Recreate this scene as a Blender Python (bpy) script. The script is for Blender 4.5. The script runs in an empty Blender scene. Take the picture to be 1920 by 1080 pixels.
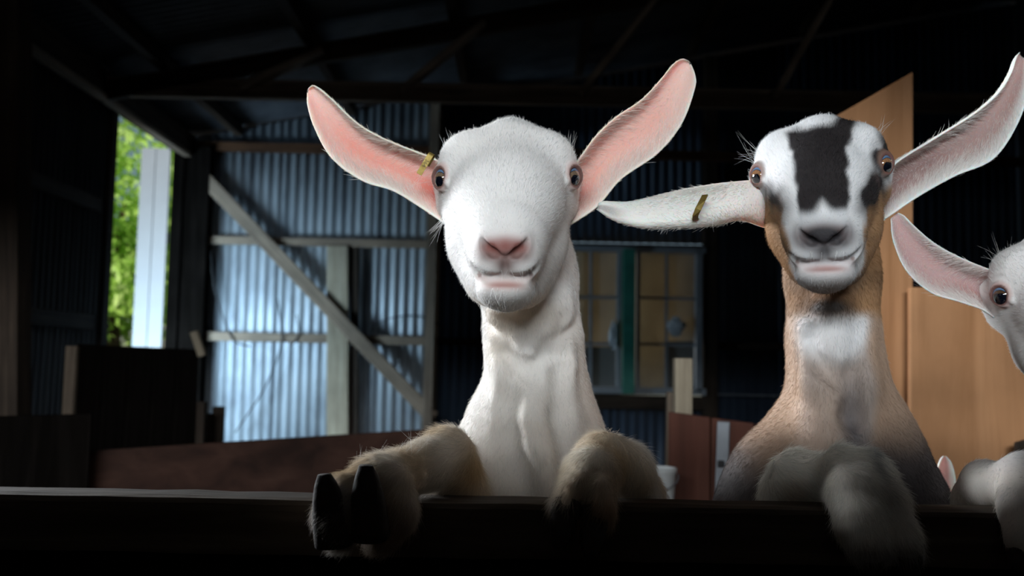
import bpy, math, random
import numpy as np
from mathutils import Vector, Matrix

# ------------------------------------------------------------------ camera, sky, lights, exposure
SC = bpy.context.scene
COL = SC.collection
F = 1900.0                       # focal length in pixels of the 1920x1080 frame
CAM = np.array([0.0, 0.0, 1.27])
_p, _r = math.radians(4.8), math.radians(1.1)
_r0 = np.array([1.0, 0, 0]); _u0 = np.array([0, -math.sin(_p), math.cos(_p)])
FWD = np.array([0, math.cos(_p), math.sin(_p)])
RIGHT = math.cos(_r) * _r0 + math.sin(_r) * _u0
UP = math.cos(_r) * _u0 - math.sin(_r) * _r0
cd = bpy.data.cameras.new('camera'); cam = bpy.data.objects.new('camera', cd); COL.objects.link(cam)
cam.matrix_world = Matrix(((RIGHT[0], UP[0], -FWD[0], CAM[0]), (RIGHT[1], UP[1], -FWD[1], CAM[1]),
                           (RIGHT[2], UP[2], -FWD[2], CAM[2]), (0, 0, 0, 1)))
cd.sensor_width = 36.0; cd.lens = 36.0 * F / 1920.0
cd.clip_start = 0.02
cd.dof.use_dof = True; cd.dof.focus_distance = 1.02; cd.dof.aperture_fstop = 6.3
SC.camera = cam

def U(px, py, d):
    """world point on the sight line of pixel (px, py) at the distance y = d"""
    v = FWD + RIGHT * ((px - 960) / F) + UP * ((540 - py) / F)
    return CAM + v * (d / v[1])
def S(px, d):
    return px * d / F

SC.view_settings.view_transform = 'Standard'
SC.view_settings.look = 'None'
SC.view_settings.gamma = 1.0
SC.view_settings.use_curve_mapping = False
SC.view_settings.exposure = 0.0

w = bpy.data.worlds.new('sky'); SC.world = w; w.use_nodes = True
nt = w.node_tree
bg = nt.nodes['Background']
sky = nt.nodes.new('ShaderNodeTexSky'); sky.sky_type = 'NISHITA'; sky.sun_disc = False
sky.sun_elevation = math.radians(48); sky.sun_rotation = math.radians(220)
nt.links.new(sky.outputs[0], bg.inputs[0]); bg.inputs[1].default_value = 0.06

def lamp(name, kind, loc, target, energy, color, **kw):
    l = bpy.data.lights.new(name, kind); l.energy = energy; l.color = color
    for k, v in kw.items(): setattr(l, k, v)
    o = bpy.data.objects.new(name, l); COL.objects.link(o)
    o.location = loc
    o.rotation_euler = (Vector(target) - Vector(loc)).to_track_quat('-Z', 'Y').to_euler()
    return o
lamp('sun', 'SUN', (-6, -5, 8), (-6 + .03, -5 + .62, 8 - .75), 5.0, (1, .96, .88), angle=math.radians(.6))
# front daylight behind the camera; its high narrow slot is shaped to fade low down
lamp('shaped_front_daylight', 'AREA', (-1.45, -5.02, 3.15), (0.1, 1.1, 1.38), 670, (.89, .96, 1.0),
     shape='RECTANGLE', size=5.0, size_y=.62)
# daylight from the open yard, falling in through the narrow side doorway by the back wall
lamp('daylight_side_doorway', 'AREA', (-3.75, 5.85, 1.15), (-1.7, 8.0, .85), 98, (.55, .80, 1.0),
     shape='RECTANGLE', size=1.5, size_y=1.0, spread=math.radians(110))
# added lamp behind the blinds, brightening them from the back
lamp('added_blind_backlight', 'AREA', (.98, 8.44, 1.75), (.98, 8.0, 1.75), 2.0, (1.0, .98, .92), shape='RECTANGLE', size=1.0, size_y=1.1)
# daylight through the high window in the side wall, behind and beside the goats
lamp('daylight_side_window', 'AREA', (-2.58, 2.6, 2.0), (0.0, 1.15, 1.45), 26, (.90, .95, 1.0),
     shape='RECTANGLE', size=1.1, size_y=.7, spread=math.radians(70))

# ------------------------------------------------------------------ helpers
def tag(o, label=None, cat=None, group=None, kind=None):
    if label: o['label'] = label
    if cat: o['category'] = cat
    if group: o['group'] = group
    if kind: o['kind'] = kind
    return o
def empty(name, loc=(0, 0, 0), parent=None):
    o = bpy.data.objects.new(name, None); COL.objects.link(o); o.location = loc
    o.empty_display_size = .05
    if parent: o.parent = parent
    return o
def link(name, me, mat=None, parent=None):
    o = bpy.data.objects.new(name, me); COL.objects.link(o)
    if mat is not None and not me.materials: me.materials.append(mat)
    if parent is not None:
        o.parent = parent
        o.matrix_parent_inverse = Matrix.Translation(-parent.location)
    return o
def mesh(name, V, Fc, smooth=False):
    me = bpy.data.meshes.new(name)
    me.from_pydata([tuple(map(float, v)) for v in V], [], [tuple(int(i) for i in f) for f in Fc])
    me.update()
    if smooth: me.shade_smooth()
    return me
BOXF = [(0, 3, 2, 1), (4, 5, 6, 7), (0, 1, 5, 4), (1, 2, 6, 5), (2, 3, 7, 6), (3, 0, 4, 7)]
def prism_mesh(name, bottom, top):
    """closed solid between two loops of the same length"""
    n = len(bottom)
    V = list(bottom) + list(top)
    Fc = [tuple(range(n - 1, -1, -1)), tuple(range(n, 2 * n))]
    Fc += [(i, (i + 1) % n, n + (i + 1) % n, n + i) for i in range(n)]
    return mesh(name, V, Fc)
def bevel(o, w=.004, seg=2):
    m = o.modifiers.new('edge', 'BEVEL'); m.width = w; m.segments = seg; m.limit_method = 'ANGLE'
    return o
def boxob(name, c, size, mat, parent=None, rot=(0, 0, 0), bev=.004):
    """box with its own length axis, centred at c"""
    hx, hy, hz = size[0] / 2, size[1] / 2, size[2] / 2
    V = [(-hx, -hy, -hz), (hx, -hy, -hz), (hx, hy, -hz), (-hx, hy, -hz), (-hx, -hy, hz), (hx, -hy, hz), (hx, hy, hz), (-hx, hy, hz)]
    o = link(name, mesh(name, V, BOXF), mat, parent)
    o.location = c; o.rotation_euler = rot
    if bev: bevel(o, bev)
    return o
def beam(name, a, b, wid, thick, mat, parent=None, upv=(0, -1, 0), bev=.004):
    """straight timber from a to b; `thick` along upv (roughly), `wid` across"""
    a, b = Vector(a), Vector(b); L = (b - a).length
    z = (b - a).normalized(); y = Vector(upv); y = (y - z * y.dot(z)).normalized(); x = y.cross(z)
    hx, hy = wid / 2, thick / 2
    V = [(-hx, -hy, 0), (hx, -hy, 0), (hx, hy, 0), (-hx, hy, 0), (-hx, -hy, L), (hx, -hy, L), (hx, hy, L), (-hx, hy, L)]
    o = link(name, mesh(name, V, BOXF), mat, parent)
    M = Matrix((x, y, z)).transposed().to_4x4(); M.translation = a
    if parent is not None: M = Matrix.Translation(-parent.location) @ M; o.matrix_parent_inverse = Matrix.Identity(4)
    o.matrix_basis = M
    if bev: bevel(o, bev)
    return o
def panel(name, corners, thick, mat, parent=None, bev=.004):
    """flat board: polygon corners (world points) extruded by `thick` away from the camera (+y-ish normal)"""
    P = [Vector(c) for c in corners]
    n = (P[1] - P[0]).cross(P[2] - P[0]).normalized()
    if n.y < 0: n = -n
    o0 = P[0].copy()
    me = prism_mesh(name, [p - o0 for p in P], [p - o0 + n * thick for p in P])
    o = link(name, me, mat, parent); o.location = o0
    if bev: bevel(o, bev)
    return o
def spline(pts, n):
    P = np.array(pts, float); m = len(P)
    ds = np.concatenate([[0], np.cumsum(np.linalg.norm(np.diff(P, axis=0), axis=1))]); ds /= ds[-1]
    E = np.concatenate([[2 * P[0] - P[1]], P, [2 * P[-1] - P[-2]]])
    out = []
    for u in np.linspace(0, 1, n):
        i = min(np.searchsorted(ds, u, 'right') - 1, m - 2); t = (u - ds[i]) / (ds[i + 1] - ds[i])
        a, b, c, d = E[i], E[i + 1], E[i + 2], E[i + 3]
        out.append(.5 * (2 * b + (c - a) * t + (2 * a - 5 * b + 4 * c - d) * t * t + (3 * b - a - 3 * c + d) * t ** 3))
    return np.array(out)
def tube_mesh(name, pts, r, seg=6):
    P = [Vector(p) for p in pts]; V = []; Fc = []
    for i, p in enumerate(P):
        t = (P[min(i + 1, len(P) - 1)] - P[max(i - 1, 0)]).normalized()
        a = t.orthogonal().normalized(); b = t.cross(a)
        rr = r[i] if hasattr(r, '__len__') else r
        for k in range(seg):
            q = 2 * math.pi * k / seg
            V.append(p + (a * math.cos(q) + b * math.sin(q)) * rr)
    for i in range(len(P) - 1):
        for k in range(seg):
            Fc.append((i * seg + k, i * seg + (k + 1) % seg, (i + 1) * seg + (k + 1) % seg, (i + 1) * seg + k))
    Fc.append(tuple(range(seg - 1, -1, -1))); Fc.append(tuple((len(P) - 1) * seg + k for k in range(seg)))
    return mesh(name, V, Fc, True)

# ------------------------------------------------------------------ materials
MATS = {}
def nodes(name):
    m = bpy.data.materials.new(name); m.use_nodes = True; MATS[name] = m
    t = m.node_tree; return m, t, t.nodes['Principled BSDF']
def N(t, kind, **inp):
    n = t.nodes.new(kind)
    for k, v in inp.items():
        if k in n.inputs: n.inputs[k].default_value = v
        else: setattr(n, k, v)
    return n
def ramp(t, fac, stops):
    r = t.nodes.new('ShaderNodeValToRGB'); e = r.color_ramp.elements
    while len(e) < len(stops): e.new(.5)
    for k, (p, c) in enumerate(stops):
        e[k].position = p; e[k].color = (*c, 1)
    t.links.new(fac, r.inputs[0]); return r
def wood(name, dark, mid, light, grain=(1, 1, .06), scale=22, rough=.75, bump=.25, axis_from='Object'):
    m, t, b = nodes(name)
    tc = N(t, 'ShaderNodeTexCoord'); mp = N(t, 'ShaderNodeMapping'); mp.inputs['Scale'].default_value = grain
    t.links.new(tc.outputs[axis_from], mp.inputs[0])
    n1 = N(t, 'ShaderNodeTexNoise', Scale=scale, Detail=8.0, Roughness=.62, Distortion=.6)
    t.links.new(mp.outputs[0], n1.inputs['Vector'])
    n2 = N(t, 'ShaderNodeTexNoise', Scale=2.3, Detail=4.0)
    t.links.new(tc.outputs[axis_from], n2.inputs['Vector'])
    r1 = ramp(t, n1.outputs[0], [(.3, dark), (.52, mid), (.75, light)])
    r2 = ramp(t, n2.outputs[0], [(.3, (.62, .62, .62)), (.7, (1.15, 1.12, 1.08))])
    mx = N(t, 'ShaderNodeMix'); mx.data_type = 'RGBA'; mx.blend_type = 'MULTIPLY'; mx.inputs[0].default_value = 1
    t.links.new(r1.outputs[0], mx.inputs[6]); t.links.new(r2.outputs[0], mx.inputs[7])
    t.links.new(mx.outputs[2], b.inputs['Base Color'])
    b.inputs['Roughness'].default_value = rough; b.inputs['Specular IOR Level'].default_value = .15
    bp = N(t, 'ShaderNodeBump', Strength=bump, Distance=.004)
    t.links.new(n1.outputs[0], bp.inputs['Height']); t.links.new(bp.outputs[0], b.inputs['Normal'])
    return m
def plain(name, c, rough=.6, metal=0.0, spread=.25, scale=6, bump=0):
    m, t, b = nodes(name)
    tc = N(t, 'ShaderNodeTexCoord')
    n1 = N(t, 'ShaderNodeTexNoise', Scale=scale, Detail=6.0, Roughness=.6)
    t.links.new(tc.outputs['Object'], n1.inputs['Vector'])
    r = ramp(t, n1.outputs[0], [(.25, tuple(x * (1 - spread) for x in c)), (.75, tuple(min(1, x * (1 + spread)) for x in c))])
    t.links.new(r.outputs[0], b.inputs['Base Color'])
    b.inputs['Roughness'].default_value = rough; b.inputs['Metallic'].default_value = metal
    if bump:
        bp = N(t, 'ShaderNodeBump', Strength=bump, Distance=.01)
        t.links.new(n1.outputs[0], bp.inputs['Height']); t.links.new(bp.outputs[0], b.inputs['Normal'])
    return m
# ------------------------------------------------------------------ barn materials
def leaf_mat():
    m, t, b = nodes('leaf_green'); tc = N(t, 'ShaderNodeTexCoord')
    n1 = N(t, 'ShaderNodeTexNoise', Scale=3.0, Detail=4.0); t.links.new(tc.outputs['Object'], n1.inputs['Vector'])
    r = ramp(t, n1.outputs[0], [(.3, (.30, .50, .08)), (.5, (.50, .75, .15)), (.7, (.70, .88, .30))])
    t.links.new(r.outputs[0], b.inputs['Base Color']); b.inputs['Roughness'].default_value = .5
    tr_ = N(t, 'ShaderNodeBsdfTranslucent'); t.links.new(r.outputs[0], tr_.inputs[0])
    mx = N(t, 'ShaderNodeMixShader'); mx.inputs[0].default_value = .45
    t.links.new(b.outputs[0], mx.inputs[1]); t.links.new(tr_.outputs[0], mx.inputs[2]); t.links.new(mx.outputs[0], t.nodes['Material Output'].inputs[0])
    return m
M_GALV = []
def sheet_mat(name, a, b_, c, metal=.35, rough=.5):
    m, t, b = nodes(name)
    tc = N(t, 'ShaderNodeTexCoord'); mp = N(t, 'ShaderNodeMapping'); mp.inputs['Scale'].default_value = (1.6, 1.6, .5)
    t.links.new(tc.outputs['Object'], mp.inputs[0])
    n1 = N(t, 'ShaderNodeTexNoise', Scale=2.2, Detail=7.0, Roughness=.62); t.links.new(mp.outputs[0], n1.inputs['Vector'])
    r = ramp(t, n1.outputs[0], [(.30, a), (.52, b_), (.72, c)]); t.links.new(r.outputs[0], b.inputs['Base Color'])
    b.inputs['Metallic'].default_value = metal; b.inputs['Roughness'].default_value = rough
    return m
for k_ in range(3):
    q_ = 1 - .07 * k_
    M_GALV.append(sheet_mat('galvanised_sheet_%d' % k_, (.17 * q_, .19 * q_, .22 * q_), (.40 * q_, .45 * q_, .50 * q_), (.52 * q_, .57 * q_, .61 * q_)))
M_BLUE_SHADED = sheet_mat('shaded_blue_sheet', (.02, .03, .05), (.04, .06, .095), (.06, .085, .125), .2, .55)  # blue sheet; the shade beyond the post is darkened into its colour
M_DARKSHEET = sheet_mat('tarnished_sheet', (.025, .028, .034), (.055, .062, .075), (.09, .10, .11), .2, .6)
M_GREYWOOD = wood('weathered_grey_timber', (.15, .11, .085), (.30, .235, .18), (.43, .35, .28), grain=(1, 1, .06))
M_PALEWOOD = wood('pale_timber', (.27, .22, .16), (.42, .36, .27), (.52, .46, .36))
M_DARKWOOD = wood('dark_timber', (.018, .013, .010), (.045, .032, .024), (.085, .062, .045))
M_SHADEBLACK = wood('shade_black_timber', (.003, .0025, .002), (.006, .005, .0045), (.011, .009, .008), rough=1.0, bump=.05)  # near-black without gloss: shade is put into this timber colour
M_SHADEBLACK.node_tree.nodes['Principled BSDF'].inputs['Specular IOR Level'].default_value = 0.0
M_RAIL = wood('old_rail_timber', (.020, .015, .011), (.058, .045, .034), (.12, .10, .08), grain=(.05, 1, 1), scale=30, bump=.5)
M_REDBOARD = wood('red_brown_board', (.026, .013, .010), (.052, .025, .018), (.08, .040, .029), grain=(.06, 1, 1), scale=12)
M_REDGATE = wood('red_gate_board', (.05, .020, .014), (.095, .036, .025), (.14, .06, .042), grain=(1, 1, .06), scale=12)
M_PLY = wood('orange_plywood', (.36, .17, .075), (.52, .265, .13), (.63, .345, .18), grain=(1, 1, .09), scale=9, rough=.62, bump=.08)
M_PLYEDGE = wood('pale_plywood', (.40, .24, .12), (.55, .34, .19), (.65, .43, .26), grain=(1, 1, .09), scale=9)
M_WHITE = plain('white_paint', (.25, .275, .30), .5, spread=.06)
M_TEAL = plain('teal_paint', (.035, .26, .20), .5, spread=.3, scale=9)
M_GREYPAINT = plain('grey_window_paint', (.30, .33, .37), .6, spread=.2)
M_EARTH = plain('trodden_earth', (.055, .042, .030), .95, spread=.4, scale=3, bump=.4)
M_METAL = plain('dull_steel', (.28, .30, .33), .45, metal=.6)
M_CORD = plain('black_cord', (.02, .02, .022), .7)
M_BUCKET = plain('white_plastic', (.66, .68, .68), .45, spread=.05)
M_PLASTIC = plain('crumpled_plastic', (.62, .66, .70), .35, spread=.15, scale=12)
M_LEAF = leaf_mat()
M_BARK = wood('bark', (.05, .035, .02), (.10, .07, .045), (.15, .11, .07))
def blind_mat():
    m, t, b = nodes('buff_blind'); b.inputs['Base Color'].default_value = (.62, .54, .40, 1); b.inputs['Roughness'].default_value = .9
    tr_ = N(t, 'ShaderNodeBsdfTranslucent'); n1 = N(t, 'ShaderNodeTexNoise', Scale=3.0, Detail=3.0); r = ramp(t, n1.outputs[0], [(.3, (.44, .37, .26)), (.7, (.64, .55, .40))])
    t.links.new(r.outputs[0], tr_.inputs[0]); mx = N(t, 'ShaderNodeMixShader'); mx.inputs[0].default_value = .5
    t.links.new(b.outputs[0], mx.inputs[1]); t.links.new(tr_.outputs[0], mx.inputs[2]); t.links.new(mx.outputs[0], t.nodes['Material Output'].inputs[0])
    return m
M_BLIND = blind_mat()
def glass_mat():
    m, t, b = nodes('window_glass'); b.inputs['Base Color'].default_value = (.75, .80, .80, 1)
    b.inputs['Roughness'].default_value = .08; b.inputs['Alpha'].default_value = .12
    return m
M_GLASS = glass_mat()

# ------------------------------------------------------------------ barn shell
def struct(name, label=None, loc=(0, 0, 0)):
    o = empty(name, loc); o['kind'] = 'structure'
    if label: o['label'] = label
    return o
def corrugated(name, origin, across, along, L, mat, parent, waves=10, pitch=.076, amp=.009, zlen=None, nrm=None):
    """one profiled sheet: `across` unit vector over the ridges, `along` unit vector down them"""
    a, l = np.array(across, float), np.array(along, float); n = np.cross(a, l) if nrm is None else np.array(nrm, float)
    V = []; Fc = []; m = int(waves * 6)
    for i in range(m + 1):
        s_ = i / 6 * pitch; o_ = amp * math.cos(2 * math.pi * i / 6)
        L_ = L if not callable(L) else L(s_)
        for z in (0, L_):
            for th in (0, .0012): V.append(a * s_ + n * (o_ + th) + l * z)
    for i in range(m):
        k = i * 4
        Fc += [(k, k + 4, k + 6, k + 2), (k + 1, k + 3, k + 7, k + 5), (k, k + 1, k + 5, k + 4), (k + 2, k + 6, k + 7, k + 3)]
    Fc += [(0, 2, 3, 1), (m * 4, m * 4 + 1, m * 4 + 3, m * 4 + 2)]
    o = link(name, mesh(name, V, Fc, True), mat, parent); o.location = origin
    return o
X0, X1, YB = -2.66, 4.2, 8.0
roofz = lambda x: 3.12 + .20 * (x - X0)
# floor
fl = link('floor', mesh('floor', [(-9, -7, -.1), (9, -7, -.1), (9, 20, -.1), (-9, 20, -.1), (-9, -7, 0), (9, -7, 0), (9, 20, 0), (-9, 20, 0)], BOXF), M_EARTH)
tag(fl, 'trodden dark earth floor of the barn', kind='structure')
# back wall: profiled sheets on a timber frame; the part beyond the door post is set back
wb = struct('wall_back', 'corrugated metal back wall on weathered timber frame')
xs_ = X0 + .05; k_ = 0
while xs_ < X1 - .1:
    left = xs_ < -.70
    wv = 10 if xs_ + .76 < X1 else int((X1 - xs_) / .076)
    if left and xs_ + .76 > -.62: wv = int((-.60 - xs_) / .076)
    y_ = YB if left else YB + .32
    win = (not left) and (xs_ + .76 > .50 and xs_ < 1.50)
    if not win:
        corrugated('sheet', (xs_, y_ + .003 * (k_ % 2), 0), (1, 0, 0), (0, 0, 1), (lambda s_, x=xs_: roofz(x + s_) - .03), M_GALV[k_ % 3] if left else M_BLUE_SHADED, wb, wv, nrm=(0, 1, 0))
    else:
        corrugated('sheet', (xs_, y_ + .003 * (k_ % 2), 0), (1, 0, 0), (0, 0, 1), 1.06, M_BLUE_SHADED, wb, wv, nrm=(0, 1, 0))
        corrugated('sheet', (xs_, y_ + .003 * (k_ % 2), 2.36), (1, 0, 0), (0, 0, 1), (lambda s_, x=xs_: roofz(x + s_) - .03 - 2.36), M_BLUE_SHADED, wb, wv, nrm=(0, 1, 0))
    xs_ += .745 if not (left and wv < 10) else wv * .076; k_ += 1
for x_, n_ in ((1.58, 4), (.375, 1)): corrugated('sheet', (x_, YB + .326, 1.0), (1, 0, 0), (0, 0, 1), 1.42, M_BLUE_SHADED, wb, n_, nrm=(0, 1, 0))
yb = YB - .06
def bl(x0, y0, x1, y1, wid, mat, d=yb, th=.05, nm='girt'):
    return beam(nm, U(x0, y0, d), U(x1, y1, d), S(wid, d), th, mat, wb, bev=.006)
bl(340, 449, 818, 459, 15, M_GREYWOOD); bl(340, 629, 818, 640, 17, M_GREYWOOD)
bl(818, 457, 1345, 467, 13, M_DARKWOOD, YB + .22); bl(818, 640, 1090, 645, 13, M_DARKWOOD, YB + .22); bl(1345, 648, 1900, 658, 13, M_DARKWOOD, YB + .22)
bl(1090, 752, 1345, 757, 26, M_DARKWOOD, YB + .2, .09, 'sill_beam')
bl(1100, 735, 1600, 745, 2.5, M_METAL, YB + .16, .01, 'fence_wire')
bl(372, 322, 812, 784, 26, M_GREYWOOD, YB - .12, .045, 'brace')
bl(634, 462, 634, 825, 40, M_PALEWOOD, YB - .07, .07, 'post'); bl(665, 462, 664, 825, 15, M_DARKWOOD, YB - .05, .05, 'post')  # narrow dark strip stands for the black gap beside the pale post
beam('post', (U(813, 455, YB - .02)[0], YB + .05, 0), (U(813, 455, YB - .02)[0], YB + .05, 3.4), S(17, YB), .5, M_GREYWOOD, wb)
beam('post', (U(1331, 600, YB + .2)[0], YB + .2, 0), (U(1331, 600, YB + .2)[0], YB + .2, 3.9), S(26, YB), .12, M_DARKWOOD, wb)
beam('plate', (X0, YB - .05, 3.02), (X1, YB - .05, 3.02), .07, .07, wood('rusty_timber', (.05, .022, .012), (.09, .042, .022), (.13, .06, .03)), wb)
beam('post', (X0 + .16, YB - .08, 0), (X0 + .16, YB - .08, 3.0), .22, .14, M_SHADEBLACK, wb)
# loose cords looped on the wall
for pts in ([(690, 625), (705, 608), (740, 595), (780, 592), (812, 602), (840, 620)], [(395, 470), (402, 540), (420, 600), (440, 640), (470, 650)],
            [(520, 560), (528, 640), (500, 720), (462, 780), (440, 812)], [(545, 650), (560, 625), (556, 590)]):
    o = link('cord', tube_mesh('cord', spline([U(x, y, YB - .10) for x, y in pts], 24), .006), M_CORD)
    tag(o, {690: 'thin black cord looped between two wall posts', 395: 'thin black cord hanging beside the dark corner post', 520: 'long black cord trailing down the metal sheets',
            545: 'short curl of black cord on the lower wall rail'}[pts[0][0]], 'cord')
# window with a teal mullion and buff blinds behind the panes
yw = YB + .17
wn = struct('window_1', 'grey framed sash window with teal centre mullion')
def wbar(nm, x0, y0, x1, y1, wid, mat, th=.05, d=yw): return beam(nm, U(x0, y0, d), U(x1, y1, d), S(wid, d), th, mat, wn, bev=.003)
wbar('window_frame', 1068, 466, 1322, 471, 10, M_GREYPAINT, .09); wbar('window_frame', 1068, 730, 1322, 735, 12, M_GREYPAINT, .09)
wbar('window_frame', 1072, 466, 1070, 735, 10, M_GREYPAINT, .09); wbar('window_frame', 1310, 470, 1309, 735, 12, M_GREYPAINT, .09)
wbar('mullion', 1179, 468, 1177, 738, 22, M_TEAL, .12, yw - .04); wbar('sash_stile', 1161, 470, 1159, 733, 8, M_GREYPAINT)
wbar('sash_stile', 1197, 470, 1195, 733, 7, M_GREYPAINT)
for x in (1108, 1250): wbar('muntin', x, 470, x - 1, 733, 5, M_GREYPAINT, .03)
for y in (558, 645):
    wbar('muntin', 1074, y - 1, 1158, y, 5, M_GREYPAINT, .03); wbar('muntin', 1198, y, 1306, y + 2, 5, M_GREYPAINT, .03)
for x0, x1 in ((1076, 1106), (1110, 1156), (1199, 1248), (1252, 1304)):
    for y0, y1 in ((474, 555), (561, 642), (648, 729)):
        panel('pane', [U(x0, y0, yw + .01), U(x1, y0, yw + .01), U(x1, y1, yw + .01), U(x0, y1, yw + .01)], .004, M_GLASS, wn, bev=0)
M_UNDER = plain('dark_window_backing', (.02, .017, .012), .9)
for x0, y0, x1, y1, m_ in ((1072, 470, 1165, 650, M_BLIND), (1190, 470, 1312, 640, M_BLIND), (1190, 640, 1250, 735, M_BLIND)):
    panel('blind', [U(x0, y0, yw + .10), U(x1, y0, yw + .10), U(x1, y1, yw + .10), U(x0, y1, yw + .10)], .004, m_, wn, bev=0)
panel('window_back', [U(1060, 460, yw + .30), U(1325, 460, yw + .30), U(1325, 740, yw + .30), U(1060, 740, yw + .30)], .02, M_UNDER, wn, bev=0)
def crumple(name, c, r, seed, label, cat, mat):
    rg = random.Random(seed); V = []; Fc = []; n, m = 12, 8
    for i in range(m + 1):
        for j in range(n):
            ph, q = math.pi * i / m, 2 * math.pi * j / n; k = 1 + rg.uniform(-.28, .28)
            V.append((r[0] * k * math.sin(ph) * math.cos(q), r[1] * k * math.sin(ph) * math.sin(q), r[2] * k * math.cos(ph)))
    for i in range(m):
        for j in range(n): Fc.append((i * n + j, (i + 1) * n + j, (i + 1) * n + (j + 1) % n, i * n + (j + 1) % n))
    o = link(name, mesh(name, V, Fc), mat); o.location = c; return tag(o, label, cat)
crumple('plastic_bag', U(1268, 612, yw - .05), (.07, .03, .07), 1, 'crumpled white plastic bag caught on the window bars', 'bag', M_PLASTIC)
crumple('plastic_bag', U(1150, 628, yw - .05), (.035, .03, .10), 2, 'narrow white plastic bag beside the teal mullion', 'bag', M_PLASTIC)

# left wall: sheets, rails, the gap that lets the garden in
wl = struct('wall_left', 'dark corrugated side wall with a narrow open doorway')
y_ = 4.62; k_ = 0
while y_ < 6.5:
    wv = min(10, int((6.58 - y_) / .076)); 
    if wv < 1: break
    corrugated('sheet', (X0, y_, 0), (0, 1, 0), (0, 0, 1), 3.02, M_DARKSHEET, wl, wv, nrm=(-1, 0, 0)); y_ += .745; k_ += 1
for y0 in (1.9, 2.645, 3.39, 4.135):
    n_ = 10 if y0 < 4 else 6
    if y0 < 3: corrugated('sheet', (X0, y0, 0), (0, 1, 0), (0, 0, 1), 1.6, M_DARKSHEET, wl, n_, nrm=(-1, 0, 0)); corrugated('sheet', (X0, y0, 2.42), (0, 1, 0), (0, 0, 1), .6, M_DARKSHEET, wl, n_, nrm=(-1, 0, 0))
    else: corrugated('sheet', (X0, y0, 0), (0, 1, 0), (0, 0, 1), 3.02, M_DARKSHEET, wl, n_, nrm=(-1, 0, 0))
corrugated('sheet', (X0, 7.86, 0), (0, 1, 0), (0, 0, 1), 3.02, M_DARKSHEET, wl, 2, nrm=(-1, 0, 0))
beam('top_plate', (X0 + .06, 1.9, 3.02), (X0 + .06, 7.95, 3.02), .12, .16, M_DARKWOOD, wl, upv=(0, 0, 1))
beam('plate_edge', (X0 + .10, 4.6, 2.925), (X0 + .10, 7.82, 2.925), .06, .035, M_GREYWOOD, wl, upv=(0, 0, 1))
beam('lintel', (X0 + .05, 1.9, 2.40), (X0 + .05, 3.4, 2.40), .09, .08, M_DARKWOOD, wl, upv=(0, 0, 1))
beam('girt', (X0 + .05, 4.62, 2.27), (X0 + .05, 6.3, 2.27), .05, .08, M_DARKWOOD, wl, upv=(0, 0, 1))
beam('girt', (X0 + .05, 4.62, 1.53), (X0 + .05, 6.3, 1.53), .05, .09, M_DARKWOOD, wl, upv=(0, 0, 1))
beam('jamb', (X0 - .01, 6.58, 0), (X0 - .01, 6.58, 2.95), .07, .1, M_DARKWOOD, wl); beam('jamb', (X0 + .03, 4.60, 0), (X0 + .03, 4.60, 2.95), .1, .1, M_DARKWOOD, wl)
beam('jamb', (X0 + .03, 7.88, 0), (X0 + .03, 7.88, 2.95), .09, .1, M_SHADEBLACK, wl)
# front bay (behind the photographer), right wall, front wall with a high opening shaped for the light
wf = struct('wall_front', 'boarded front wall, its high opening added to shape the daylight')
def slab(nm, c, s_, par, mat=None): return boxob(nm, c, s_, mat or M_DARKWOOD, par, bev=0)
slab('lower_boarding', (0, -5.15, 1.41), (9.0, .08, 2.82), wf); slab('upper_boarding', (0, -5.15, 4.1), (9.0, .08, 1.24), wf)
slab('end_boarding', (-4.3, -5.15, 3.15), (.5, .08, .66), wf); slab('end_boarding', (2.85, -5.15, 3.15), (3.3, .08, .66), wf)
wr = struct('wall_right', 'dark corrugated wall on the far side')
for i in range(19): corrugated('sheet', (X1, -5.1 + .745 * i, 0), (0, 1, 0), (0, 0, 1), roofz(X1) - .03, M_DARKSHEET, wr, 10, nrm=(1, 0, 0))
ws = struct('wall_side_bay', 'boarded side of the front bay')
slab('boarding', (-4.55, -1.6, 1.4), (.06, 7.0, 2.8), ws); slab('return_boarding', (-3.6, 1.87, 1.5), (1.9, .06, 3.0), ws)
# added, unseen: low planks fade the bottom, header planks keep the back wall dark
wp = struct('light_blocker_wall', 'added unseen plank screen that blocks the front daylight')
for i in range(11): slab('plank', (0, -.62, .08 + .1595 * i), (8.9, .035, .1590), wp, M_DARKWOOD)
for i in range(11): slab('blocker_header_plank', (0, -.62, 2.44 + .156 * i), (8.9, .035, .150), wp, M_DARKWOOD)
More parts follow.
